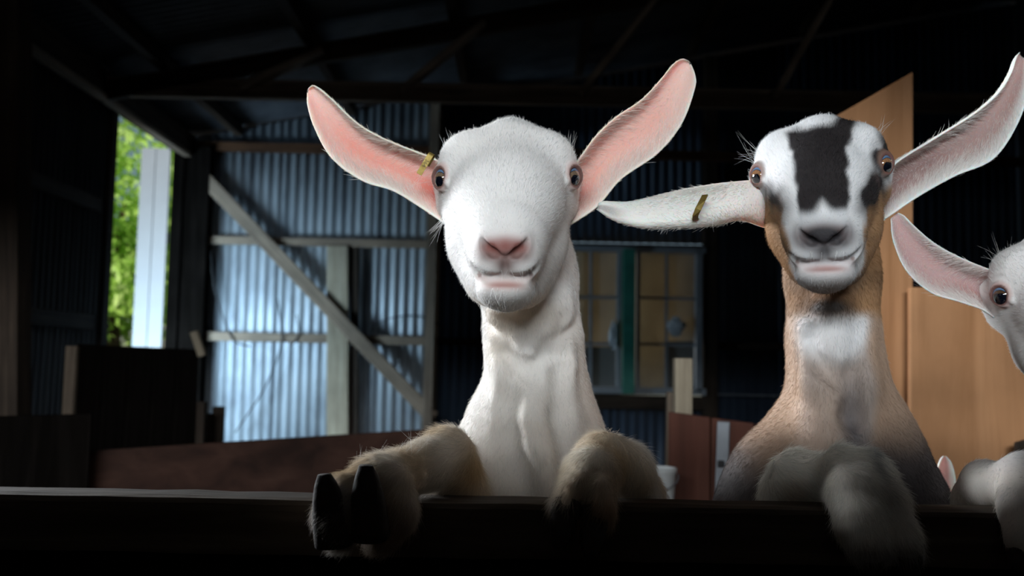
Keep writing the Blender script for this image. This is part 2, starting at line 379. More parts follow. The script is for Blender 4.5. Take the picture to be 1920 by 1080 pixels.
# roof: sheets on purlins and trusses
rf = struct('ceiling', 'dark underside of the corrugated roof')
ra = np.array([1, 0, .20]) / math.hypot(1, .20)
for i in range(19):
    xa_ = -4.7 if i < 10 else X0 - .12
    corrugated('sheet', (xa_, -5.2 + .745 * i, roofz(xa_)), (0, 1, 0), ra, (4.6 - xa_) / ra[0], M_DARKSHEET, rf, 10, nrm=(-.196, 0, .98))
for x in (-2.2, -1.3, -.4, .5, 1.4, 2.3, 3.2):
    beam('purlin', (x, -5, roofz(x) - .06), (x, 7.95, roofz(x) - .06), .06, .08, M_DARKWOOD, rf, upv=(0, 0, 1), bev=0)
def truss(y, lab):
    t = struct('roof_truss', lab, (X0, y, 3.0))
    beam('bottom_chord', (X0 + .05, y, 3.0), (X1 - .05, y, 3.0), .06, .12, M_GREYWOOD if y > 6 else M_DARKWOOD, t, upv=(0, 0, 1))
    beam('rafter', (X0 + .05, y, roofz(X0 + .05) - .17), (X1 - .05, y, roofz(X1 - .05) - .17), .06, .12, M_DARKWOOD, t, upv=(0, 0, 1))
    for xa, xb in ((-1.7, -1.2), (-.7, -.2), (.4, .9), (1.6, 2.1)):
        beam('web', (xa, y - .05, 3.0), (xb, y - .05, roofz(xb) - .17), .04, .09, M_GREYWOOD, t, upv=(0, 1, 0))
truss(6.2, 'far timber roof truss'); truss(4.3, 'nearer timber roof truss')

# ------------------------------------------------------------------ outside: garden tree, painted board, ground
tr = empty('garden_tree', (-4.9, 12.5, 0)); tag(tr, 'sunlit green leafy tree seen through the side doorway', 'tree')
rg = np.random.default_rng(2)
nl = 9000
cl = rg.normal(size=(60, 3)) * np.array([.75, .75, .85]) + np.array([-4.9, 12.5, 2.8])
cc = cl[rg.integers(0, 60, nl)] + rg.normal(size=(nl, 3)) * .22
a = rg.normal(size=(nl, 3)); a /= np.linalg.norm(a, axis=1)[:, None]; b = rg.normal(size=(nl, 3)); b -= (a * b).sum(1)[:, None] * a; b /= np.linalg.norm(b, axis=1)[:, None]
sz = rg.uniform(.05, .10, nl)[:, None]
LV = np.stack([cc - a * sz, cc + b * sz * .45 + np.cross(a, b) * .006, cc + a * sz, cc - b * sz * .45 + np.cross(a, b) * .006], 1).reshape(-1, 3)
o = link('foliage', mesh('foliage', LV, np.arange(nl * 4).reshape(-1, 4)), M_LEAF, tr); o['kind'] = 'stuff'
link('trunk', tube_mesh('trunk', [(-4.9, 12.5, 0), (-4.88, 12.48, 1.2), (-4.95, 12.55, 2.4), (-4.85, 12.5, 3.3)], [.13, .10, .08, .03], 8), M_BARK, tr)
for q in ((-5.5, 12.2, 3.2), (-4.3, 12.3, 3.0), (-4.9, 13.1, 3.1)):
    link('branch', tube_mesh('branch', [(-4.92, 12.52, 1.9), tuple((np.array(q) + np.array((-4.92, 12.52, 2.4))) / 2), q], [.05, .035, .012], 6), M_BARK, tr)
xw0, xw1 = U(256, 450, 8.05)[0], U(312, 450, 8.05)[0]
dl = empty('door_leaf', (xw0, 8.05, 0)); tag(dl, 'white painted door leaf standing open in the daylight outside', 'door')
nb_ = 2
for i in range(nb_): boxob('board', (xw0 + (xw1 - xw0) * (i + .5) / nb_, 8.07, 1.52), ((xw1 - xw0) / nb_ - .004, .03, 3.0), M_WHITE, dl, bev=.003)
boxob('ledge', ((xw0 + xw1) / 2, 8.10, 1.0), (xw1 - xw0, .03, .09), M_WHITE, dl); boxob('ledge', ((xw0 + xw1) / 2, 8.10, 2.3), (xw1 - xw0, .03, .09), M_WHITE, dl)

# ------------------------------------------------------------------ inside: pens and boards
def board(nm, quad, d, th, mat, label, cat, parent=None):
    """flat board standing at the distances given per corner; the bottom corners run down to the floor"""
    P = [U(x, y, dd) for (x, y), dd in zip(quad, d)]
    o = panel(nm, P, th, mat, parent)
    return tag(o, label, cat) if label else o
def stand(nm, tl, trr, th, mat, label, cat, bottom=0.0):
    """upright board: top corners (px,py,d); straight down to the floor"""
    A, B_ = U(*tl), U(*trr)
    o = panel(nm, [(A[0], A[1], bottom), (B_[0], B_[1], bottom), B_, A], th, mat)
    return tag(o, label, cat) if label else o
stand('pen_board', (165, 846, 3.1), (1010, 792, 3.9), .03, M_REDBOARD, 'long red-brown pen board below the metal wall, behind the white goat', 'board')
pp = empty('partition_panel', tuple(U(140, 650, 4.6) * np.array([1, 1, 0]))); tag(pp, 'large dark boarded partition panel below the open doorway', 'panel')
A, B_ = U(146, 645, 4.6), U(374, 655, 4.9)
for i in range(5):
    p0 = A + (B_ - A) * (i / 5 + .0005); p1 = A + (B_ - A) * ((i + 1) / 5 - .0005)
    panel('plank', [(p0[0], p0[1], 0), (p1[0], p1[1], 0), p1, p0], .025, M_SHADEBLACK, pp)
beam('edge_post', (A[0] - .02, A[1], 0), (A[0] - .02, A[1], A[2] - .01), .05, .05, M_GREYWOOD, pp); beam('edge_post', (B_[0] + .025, B_[1], 0), (B_[0] + .025, B_[1], B_[2] - .6 + .35), .04, .05, M_DARKWOOD, pp)
o = beam('timber_offcut', U(380, 668, 4.85), U(364, 622, 4.85), S(14, 4.9), .04, M_PALEWOOD); tag(o, 'short pale timber offcut standing on the dark partition panel', 'timber')
for x0, y0, x1, d_, lab in ((384, 775, 397, 5.2, 'narrow dark board end beside the partition panel'), (398, 762, 420, 5.3, 'taller dark board end against the metal sheets')):
    stand('board_end', (x0, y0, d_), (x1, y0, d_), .03, M_DARKWOOD, lab, 'board')
stand('pen_board', (-60, 782, 2.9), (172, 776, 3.0), .03, M_SHADEBLACK, 'dark brown pen board low in the shaded corner', 'board')
o = beam('barn_post', U(14, 1400, 3.9) * np.array([1, 1, 0]), U(14, 0, 3.9) * np.array([1, 1, 0]) + np.array([0, 0, 3.1]), .10, .12, M_DARKWOOD); tag(o, 'dark upright barn post at the edge of the pens', 'post')
# boards behind the neck of the blaze-faced goat
gt = empty('pen_gate', tuple(U(1260, 900, 2.9) * np.array([1, 1, 0]))); tag(gt, 'low red-brown pen gate with grey metal strap', 'gate')
A, B_ = U(1252, 772, 2.9), U(1500, 806, 2.8)
for i in range(3):
    p0 = A + (B_ - A) * (i / 3 + .004); p1 = A + (B_ - A) * ((i + 1) / 3 - .004)
    panel('plank', [(p0[0], p0[1], .1), (p1[0], p1[1], .1), p1, p0], .03, M_REDGATE, gt)
st_ = beam('strap', U(1350, 1000, 2.83), U(1357, 790, 2.83), S(24, 2.83), .008, M_METAL, gt)
boxob('bolt', tuple(U(1352, 870, 2.825)), (.02, .012, .02), M_CORD, gt)
tp = beam('stake', U(1282, 810, 2.98) * np.array([1, 1, 0]), U(1280, 672, 2.98), S(32, 2.98), .05, M_PALEWOOD); tag(tp, 'pale wooden stake rising behind the red-brown gate', 'post')
tp = beam('stake', U(1250, 800, 3.20) * np.array([1, 1, 0]), U(1258, 735, 3.20), S(16, 2.98), .04, M_GREYWOOD); tag(tp, 'short leaning stake at the edge of the red-brown gate', 'post')
# white bucket on the pen floor behind the rail
bc = U(1219, 960, 2.7); V = []; Fc = []; n = 24
prof = [(.052, .0), (.056, .01), (.066, .20), (.070, .205), (.070, .215), (.062, .215), (.052, .015), (0.001, .012)]
for r_, z in prof:
    for j in range(n): V.append((r_ * math.cos(2 * math.pi * j / n), r_ * math.sin(2 * math.pi * j / n), z))
for i in range(len(prof) - 1):
    for j in range(n): Fc.append((i * n + j, i * n + (j + 1) % n, (i + 1) * n + (j + 1) % n, (i + 1) * n + j))
Fc.append(tuple(range(n - 1, -1, -1)))
ztop = U(1219, 876, 2.7)[2]
pd = empty('stool', (bc[0], 2.7, 0)); tag(pd, 'small wooden block stand under the white bucket', 'stand')
zb = ztop - .215
boxob('block_top', (bc[0], 2.7, zb - .015), (.16, .16, .03), M_DARKWOOD, pd)
for dx in (-.06, .06):
    for dy in (-.06, .06): boxob('leg', (bc[0] + dx, 2.7 + dy, (zb - .03) / 2), (.03, .03, zb - .03), M_DARKWOOD, pd, bev=0)
o = link('bucket', mesh('bucket', V, Fc, True), M_BUCKET); o.location = (bc[0], 2.7, zb); tag(o, 'white plastic bucket behind the rail between the two goats', 'bucket')
hb = link('handle', tube_mesh('handle', [(.07 * math.cos(a_), -.02 - .05 * math.sin(a_), .2 - .04 * math.sin(a_)) for a_ in np.linspace(0, math.pi, 13)], .002), M_METAL); hb.parent = o
# plywood
A = U(1556, 224, 2.3); B_ = U(1713, 134, 2.3)
o = panel('plywood_sheet', [(A[0] - .02, 2.3, 0), (B_[0] - .03, 2.3, 0), B_, A], .018, M_PLY); tag(o, 'tall orange plywood sheet with slanted top behind the blaze-faced goat', 'plywood')
A = U(1706, 538, 2.25); B_ = U(2260, 548, 2.25)
o = panel('plywood_sheet', [(A[0] - .02, 2.25, 0), (B_[0], 2.25, 0), B_, A], .018, M_PLY); tag(o, 'low wide orange plywood sheet behind the goat at the frame edge', 'plywood')
o = stand('pen_board', (1908, 830, 2.18), (2100, 780, 2.18), .02, M_DARKWOOD, 'dark board before the plywood beside the frame-edge goat', 'board')

# ------------------------------------------------------------------ the pen front: rail and added dark boards
RT = U(1000, 944, .970)[2]                       # height of the rail's top
pf = empty('pen_fence', (0, 1.0, 0)); tag(pf, 'dark weathered wooden pen rail that the goats lean over', 'fence')
def rough_rail(nm, x0, x1, y0, y1, z0, z1, mat, seed, nseg=60):
    rg_ = random.Random(seed); V = []; Fc = []
    for i in range(nseg + 1):
        x = x0 + (x1 - x0) * i / nseg; j = lambda s_: rg_.uniform(-s_, s_)
        sec = [(y0, z0), (y0, z1 - .006), (y0 + .004, z1 - .0015), (y0 + .014, z1), (y1 - .012, z1), (y1 - .003, z1 - .002), (y1, z1 - .008), (y1, z0)]
        for y, z in sec: V.append((x, y + j(.0007), z + j(.0007)))
    n = 8
    for i in range(nseg):
        for k in range(n): Fc.append((i * n + k, i * n + (k + 1) % n, (i + 1) * n + (k + 1) % n, (i + 1) * n + k))
    Fc.append(tuple(range(n - 1, -1, -1))); Fc.append(tuple(nseg * n + k for k in range(n)))
    o = link(nm, mesh(nm, V, Fc), mat, pf); bm_fix(o); return o
def bm_fix(o):
    import bmesh
    bm = bmesh.new(); bm.from_mesh(o.data); bmesh.ops.recalc_face_normals(bm, faces=bm.faces); bm.to_mesh(o.data); bm.free()
rough_rail('rail', -1.15, 1.25, .970, 1.036, RT - .052, RT, M_RAIL, 5)
zt = RT - .0525
for i in range(6):
    rough_rail('board', -1.15, 1.25, .985, 1.012, zt - .165, zt, M_SHADEBLACK, 20 + i); zt -= .170  # added black boards stand for the darkness below the rail
for x in (-1.08, 1.2): boxob('post', (x, 1.055, (RT - .01) / 2), (.09, .08, RT - .01), M_DARKWOOD, pf)
# ------------------------------------------------------------------ smooth solid modelling: rounded solids blended into one skin
def unit(v):
    v = np.asarray(v, float); return v / np.linalg.norm(v)
class Xf:
    """similarity transform of template points"""
    def __init__(s, c0=(0, 0, 0), c1=(0, 0, 0), R=None, k=1.0):
        s.c0 = np.array(c0, float); s.c1 = np.array(c1, float); s.R = np.eye(3) if R is None else R; s.k = k
    def p(s, P): return (np.asarray(P, float) - s.c0) @ s.R.T * s.k + s.c1
    def v(s, V): return np.asarray(V, float) @ s.R.T
def rot(ax, deg):
    return np.array(Matrix.Rotation(math.radians(deg), 3, ax))
IDX = Xf()
class Skin:
    def __init__(s): s.prims = []
    def ell(s, c, r, k=.02, op='u', R=None, xf=IDX):
        c = xf.p(c); r = np.array(r, float) * xf.k; M = xf.R @ (np.eye(3) if R is None else R)
        c32 = c.astype(np.float32); r32 = r.astype(np.float32); M32 = M.astype(np.float32)
        def f(P):
            q = (P - c32) @ M32
            q1 = q / r32; k0 = np.sqrt((q1 * q1).sum(-1)); q2 = q1 / r32; k1 = np.sqrt((q2 * q2).sum(-1)) + 1e-6
            return k0 * (k0 - 1) / k1
        s.prims.append((f, op, k * xf.k, c - r.max(), c + r.max()))
    def cone(s, pts, k=.02, op='u', xf=IDX):
        """chain of (point, radius)"""
        for (a, ra), (b, rb) in zip(pts[:-1], pts[1:]):
            a = xf.p(a); b = xf.p(b); ra *= xf.k; rb *= xf.k
            a32 = a.astype(np.float32); ab = (b - a).astype(np.float32); L2 = np.float32((ab * ab).sum() + 1e-12)
            def f(P, a32=a32, ab=ab, L2=L2, ra=np.float32(ra), rb=np.float32(rb)):
                q = P - a32; t = np.clip((q @ ab) / L2, 0, 1)
                e = q - t[..., None] * ab
                return np.sqrt((e * e).sum(-1)) - (ra + (rb - ra) * t)
            m = max(ra, rb)
            s.prims.append((f, op, k * xf.k, np.minimum(a, b) - m, np.maximum(a, b) + m))
    def torus(s, c, n, R, r, k=.004, op='u', xf=IDX):
        c = xf.p(c).astype(np.float32); n = xf.v(unit(n)).astype(np.float32); R *= xf.k; r *= xf.k
        def f(P):
            q = P - c; h = q @ n; e = q - h[..., None] * n
            l = np.sqrt((e * e).sum(-1)) - R
            return np.sqrt(l * l + h * h) - r
        s.prims.append((f, op, k * xf.k, c - R - r, c + R + r))
    def groove(s, pts, r, k, d0=.90):
        s.cone([(U(x, y, s.surf(x, y, d0, d0 + .4)), r * q) for x, y, q in pts], k=k, op='s')
    def surf(s, px, py, d0=.90, d1=1.16):
        dd = np.linspace(d0, d1, 261); P = np.array([U(px, py, x) for x in dd], np.float32); e = np.full(len(P), 9.0, np.float32)
        for f, op, k, lo, hi in s.prims: e = s.comb(e, f(P), op, np.float32(k))
        i = int(np.argmax(e < 0))
        return float(dd[i]) if i else .95
    @staticmethod
    def comb(d, e, op, k):
        if op == 'u':
            h = np.maximum(k - np.abs(d - e), 0) / k
            return np.minimum(d, e) - h * h * k * .25
        e = -e
        h = np.maximum(k - np.abs(d - e), 0) / k
        return np.maximum(d, e) + h * h * k * .25
    def build(s, name, xs, ys, zs):
        B = 8
        def pad(a):
            n = (len(a) - 1) % B
            if n:
                st = a[-1] - a[-2]; a = np.concatenate([a, a[-1] + st * np.arange(1, B - n + 1)])
            return a
        ax = [pad(np.asarray(a, float)) for a in (xs, ys, zs)]
        nb = [(len(a) - 1) // B for a in ax]
        cen = [.5 * (a[:-1:B][:n] + a[B::B]) for a, n in zip(ax, nb)]
        hal = [.5 * (a[B::B] - a[:-1:B][:n]) for a, n in zip(ax, nb)]
        G = np.stack(np.meshgrid(*cen, indexing='ij'), -1).reshape(-1, 3).astype(np.float32)
        H = np.stack(np.meshgrid(*hal, indexing='ij'), -1).reshape(-1, 3); hd = np.sqrt((H * H).sum(1)).astype(np.float32)
        I = np.stack(np.meshgrid(*[np.arange(n) for n in nb], indexing='ij'), -1).reshape(-1, 3)
        D = []; d = np.full(len(G), 9.0, np.float32)
        for f, op, k, lo, hi in s.prims:
            e = f(G); D.append(e); d = s.comb(d, e, op, np.float32(k))
        act = np.abs(d) < hd * 1.5 + .004
        I = I[act]; hd = hd[act]; D = [e[act] for e in D]
        M = len(I)
        o = np.arange(B + 1)
        X = [a[(I[:, i] * B)[:, None] + o].astype(np.float32) for i, a in enumerate(ax)]   # (M,9) each
        P = np.empty((M, B + 1, B + 1, B + 1, 3), np.float32)
        P[..., 0] = X[0][:, :, None, None]; P[..., 1] = X[1][:, None, :, None]; P[..., 2] = X[2][:, None, None, :]
        d = np.full((M, B + 1, B + 1, B + 1), 9.0, np.float32)
        for (f, op, k, lo, hi), e in zip(s.prims, D):
            m = np.nonzero(e < 3 * hd + k + .05)[0]
            if len(m): d[m] = s.comb(d[m], f(P[m]), op, np.float32(k))
        neg = d < 0
        cnt = np.zeros((M, B, B, B), np.int8)
        offs = [(a, b, c) for a in (0, 1) for b in (0, 1) for c in (0, 1)]
        for a, b, c in offs: cnt += neg[:, a:a + B, b:b + B, c:c + B]
        mb, mi, mj, mk = np.nonzero((cnt > 0) & (cnt < 8))
        NX, NY, NZ = [n * B for n in nb]
        gid = ((I[mb, 0] * B + mi).astype(np.int64) * NY + I[mb, 1] * B + mj) * NZ + I[mb, 2] * B + mk
        dc = {o_: d[mb, mi + o_[0], mj + o_[1], mk + o_[2]] for o_ in offs}
        pc = {o_: P[mb, mi + o_[0], mj + o_[1], mk + o_[2]] for o_ in offs}
        acc = np.zeros((len(mb), 3)); num = np.zeros(len(mb))
        for o1 in offs:
            for axi in range(3):
                if o1[axi]: continue
                o2 = list(o1); o2[axi] = 1; o2 = tuple(o2)
                d1, d2 = dc[o1], dc[o2]; x = (d1 < 0) != (d2 < 0)
                t = np.where(x, d1 / np.where(x, d1 - d2, 1), 0)
                acc += np.where(x[:, None], pc[o1] + t[:, None] * (pc[o2] - pc[o1]), 0); num += x
        V = acc / num[:, None]
        order = np.argsort(gid); gs = gid[order]; V = V[order]
        quads = []
        for axi in range(3):
            sl1 = [slice(0, B)] * 3; sl2 = [slice(0, B)] * 3; sl2[axi] = slice(1, B + 1)
            n1 = neg[:, sl1[0], sl1[1], sl1[2]]; n2 = neg[:, sl2[0], sl2[1], sl2[2]]
            b, i, j, k = np.nonzero(n1 != n2)
            flip = n1[b, i, j, k]
            g = np.stack([I[b, 0] * B + i, I[b, 1] * B + j, I[b, 2] * B + k], 1).astype(np.int64)
            u, v = (axi + 1) % 3, (axi + 2) % 3
            q = []
            for du, dv in ((0, 0), (1, 0), (1, 1), (0, 1)):
                h = g.copy(); h[:, u] -= du; h[:, v] -= dv
                q.append((h[:, 0] * NY + h[:, 1]) * NZ + h[:, 2])
            q = np.stack(q, 1)
            ix = np.clip(np.searchsorted(gs, q), 0, len(gs) - 1)
            ok = (gs[ix] == q).all(1)
            ix = ix[ok]; fl = flip[ok]
            ix[~fl] = ix[~fl][:, ::-1]
            quads.append(ix)
        Q = np.concatenate(quads)
        me = bpy.data.meshes.new(name)
        me.vertices.add(len(V)); me.vertices.foreach_set('co', V.astype(np.float32).ravel())
        me.loops.add(4 * len(Q)); me.loops.foreach_set('vertex_index', Q.astype(np.int32).ravel())
        me.polygons.add(len(Q)); me.polygons.foreach_set('loop_start', np.arange(len(Q), dtype=np.int32) * 4)
        me.update(calc_edges=True); me.validate(); me.shade_smooth()
        return me
def axis(lo, f0, f1, hi, h, grow=1.12, cap=.03):
    """grid line positions: step h between f0 and f1, coarser and coarser beyond"""
    a = list(np.arange(f0, f1, h)); st = h
    while a[-1] < hi: st = min(st * grow, cap); a.append(a[-1] + st)
    st = h; b = []
    x = f0
    while x > lo: st = min(st * grow, cap); x -= st; b.append(x)
    return np.array(b[::-1] + a)

def mdata(me):
    n = len(me.vertices); V = np.empty(n * 3, np.float32); me.vertices.foreach_get('co', V)
    Nn = np.empty(n * 3, np.float32); me.vertices.foreach_get('normal', Nn)
    me.calc_loop_triangles(); T = np.empty(len(me.loop_triangles) * 3, np.int32); me.loop_triangles.foreach_get('vertices', T)
    return V.reshape(-1, 3).astype(float), Nn.reshape(-1, 3).astype(float), T.reshape(-1, 3)
def setcol(me, C, name='coat'):
    a = me.attributes.new(name, 'FLOAT_COLOR', 'POINT')
    a.data.foreach_set('color', np.concatenate([np.clip(C, 0, 1), np.ones((len(C), 1))], 1).astype(np.float32).ravel())
def g(V, c, r):
    """soft ball of influence round c"""
    d = (V - np.asarray(c)) / np.asarray(r); return np.exp(-(d * d).sum(1))
def mixc(C, c, w):
    w = np.clip(w, 0, 1)[:, None]; return C * (1 - w) + np.asarray(c) * w
def sst(a, b, x):
    t = np.clip((x - a) / (b - a), 0, 1); return t * t * (3 - 2 * t)
_rng = np.random.default_rng(5)
_wv = _rng.normal(size=(24, 3)); _wp = _rng.uniform(0, 6.28, 24)
def wob(V, f):
    """cheap smooth noise, -1..1"""
    return np.sin(V @ (_wv.T * f) + _wp).sum(1) / 7.0

# ------------------------------------------------------------------ goat materials
def coat_mat(name, rough=.65, sss=.06, srad=(.012, .004, .002), bump=.25, attr='coat'):
    m, t, b = nodes(name)
    at = N(t, 'ShaderNodeAttribute'); at.attribute_name = attr
    t.links.new(at.outputs['Color'], b.inputs['Base Color'])
    b.inputs['Roughness'].default_value = rough
    b.inputs['Specular IOR Level'].default_value = .25
    b.inputs['Subsurface Weight'].default_value = sss
    b.inputs['Subsurface Radius'].default_value = srad
    b.inputs['Subsurface Scale'].default_value = 1.0
    n1 = N(t, 'ShaderNodeTexNoise', Scale=420.0, Detail=3.0)
    tc = N(t, 'ShaderNodeTexCoord'); t.links.new(tc.outputs['Object'], n1.inputs['Vector'])
    bp = N(t, 'ShaderNodeBump', Strength=bump, Distance=.001)
    t.links.new(n1.outputs[0], bp.inputs['Height']); t.links.new(bp.outputs[0], b.inputs['Normal'])
    return m
M_SKIN = coat_mat('goat_coat')
M_EAR = coat_mat('goat_ear_skin', sss=.65, srad=(.009, .0026, .0016), bump=.15)
def fur_mat():
    m, t, b = nodes('goat_fur')
    at = N(t, 'ShaderNodeAttribute'); at.attribute_name = 'fur_colour'
    b.inputs['Roughness'].default_value = .5; b.inputs['Specular IOR Level'].default_value = .3
    t.links.new(at.outputs['Color'], b.inputs['Base Color'])
    tr = N(t, 'ShaderNodeBsdfTranslucent'); t.links.new(at.outputs['Color'], tr.inputs[0])
    mx = N(t, 'ShaderNodeMixShader'); mx.inputs[0].default_value = .3
    t.links.new(b.outputs[0], mx.inputs[1]); t.links.new(tr.outputs[0], mx.inputs[2])
    t.links.new(mx.outputs[0], t.nodes['Material Output'].inputs[0])
    return m
M_FUR = fur_mat()
def eye_mat():
    m, t, b = nodes('goat_eye')
    at = N(t, 'ShaderNodeAttribute'); at.attribute_name = 'coat'
    t.links.new(at.outputs['Color'], b.inputs['Base Color'])
    b.inputs['Roughness'].default_value = .04; b.inputs['Coat Weight'].default_value = 1; b.inputs['Coat Roughness'].default_value = .02
    return m
M_EYE = eye_mat()
M_HOOF = plain('goat_hoof', (.020, .014, .010), .8, spread=.5, scale=60, bump=.3)
def brass_mat():
    m, t, b = nodes('brass_tag'); b.inputs['Metallic'].default_value = .6; b.inputs['Roughness'].default_value = .55
    n1 = N(t, 'ShaderNodeTexNoise', Scale=160.0, Detail=4.0); tc = N(t, 'ShaderNodeTexCoord'); t.links.new(tc.outputs['Object'], n1.inputs['Vector'])
    r = ramp(t, n1.outputs[0], [(.35, (.17, .11, .02)), (.7, (.30, .22, .06))]); t.links.new(r.outputs[0], b.inputs['Base Color'])
    return m
M_BRASS = brass_mat()
M_STAMP = plain('stamped_number', (.10, .07, .02), .7)

# ------------------------------------------------------------------ fur
def hair(name, parent, roots, dirs, length, cols, radius=.00016, seed=1, bend=None):
    n = len(roots); k = 4
    hc = bpy.data.hair_curves.new(name); hc.add_curves([k] * n)
    rng = np.random.default_rng(seed)
    jit = rng.normal(size=(n, 3)) * .10
    bend = np.zeros((n, 3)) if bend is None else bend
    P = np.empty((n, k, 3), np.float32)
    for i in range(k):
        t = i / (k - 1)
        P[:, i] = roots + (dirs * t + (jit + bend) * t * t) * length[:, None]
    hc.attributes['position'].data.foreach_set('vector', P.ravel())
    ra = hc.attributes.get('radius') or hc.attributes.new('radius', 'FLOAT', 'POINT')
    rr = np.tile(np.array([1, .9, .65, .2], np.float32), n) * np.repeat(radius * np.ones(n), k)
    ra.data.foreach_set('value', rr.astype(np.float32))
    a = hc.attributes.new('fur_colour', 'FLOAT_COLOR', 'CURVE')
    c4 = np.concatenate([np.clip(cols, 0, 1), np.ones((n, 1))], 1).astype(np.float32)
    a.data.foreach_set('color', c4.ravel())
    hc.materials.append(M_FUR)
    o = bpy.data.objects.new(name, hc); COL.objects.link(o); o.parent = parent
    o.matrix_parent_inverse = Matrix.Translation(-parent.location)
    o['kind'] = 'stuff'
    return o
def sample(V, T, wgt, n, rng):
    A = .5 * np.linalg.norm(np.cross(V[T[:, 1]] - V[T[:, 0]], V[T[:, 2]] - V[T[:, 0]]), axis=1) * wgt[T].mean(1)
    A = np.clip(A, 0, None); c = np.cumsum(A); t = np.searchsorted(c, rng.uniform(0, c[-1], n)); t = np.clip(t, 0, len(T) - 1)
    u = rng.uniform(size=(n, 2)); s_ = u.sum(1) > 1; u[s_] = 1 - u[s_]
    b = np.stack([1 - u.sum(1), u[:, 0], u[:, 1]], 1)
    return t, b
def lerp3(A, T, t, b): return (A[T[t]] * b[:, :, None]).sum(1)
def comb_field(P, guides):
    D = np.zeros((len(P), 3))
    for c, v in guides:
        d2 = ((P - np.asarray(c)) ** 2).sum(1)
        D += (1 / (d2 + 2e-4) ** 1.5)[:, None] * unit(v)
    return D
def grow(name, parent, me, C, L, Wt, n, guides, lift=.28, seed=3, tint=.15, radius=.00016, base=.012):
    """short coat on a skin: colour C, length factor L and density Wt per vertex"""
    V, Nn, T = mdata(me); rng = np.random.default_rng(seed)
    t, b = sample(V, T, Wt, n, rng)
    P = lerp3(V, T, t, b); Q = lerp3(Nn, T, t, b); Q /= np.linalg.norm(Q, axis=1)[:, None] + 1e-9
    c = lerp3(C, T, t, b); l = (L[T[t]] * b).sum(1)
    D = comb_field(P, guides); D -= (D * Q).sum(1)[:, None] * Q; D /= np.linalg.norm(D, axis=1)[:, None] + 1e-9
    D = D + rng.normal(size=D.shape) * .16 + Q * (lift + rng.uniform(0, .18, n)[:, None])
    D /= np.linalg.norm(D, axis=1)[:, None]
    l = l * base * rng.uniform(.55, 1.2, n)
    keep = l > .0012
    P, Q, c, l, D = P[keep], Q[keep], c[keep], l[keep], D[keep]
    c = c * (1 + rng.normal(size=(len(c), 1)) * tint)
    return hair(name, parent, P - Q * .0006, D, l, c, radius, seed, bend=-Q * .18)

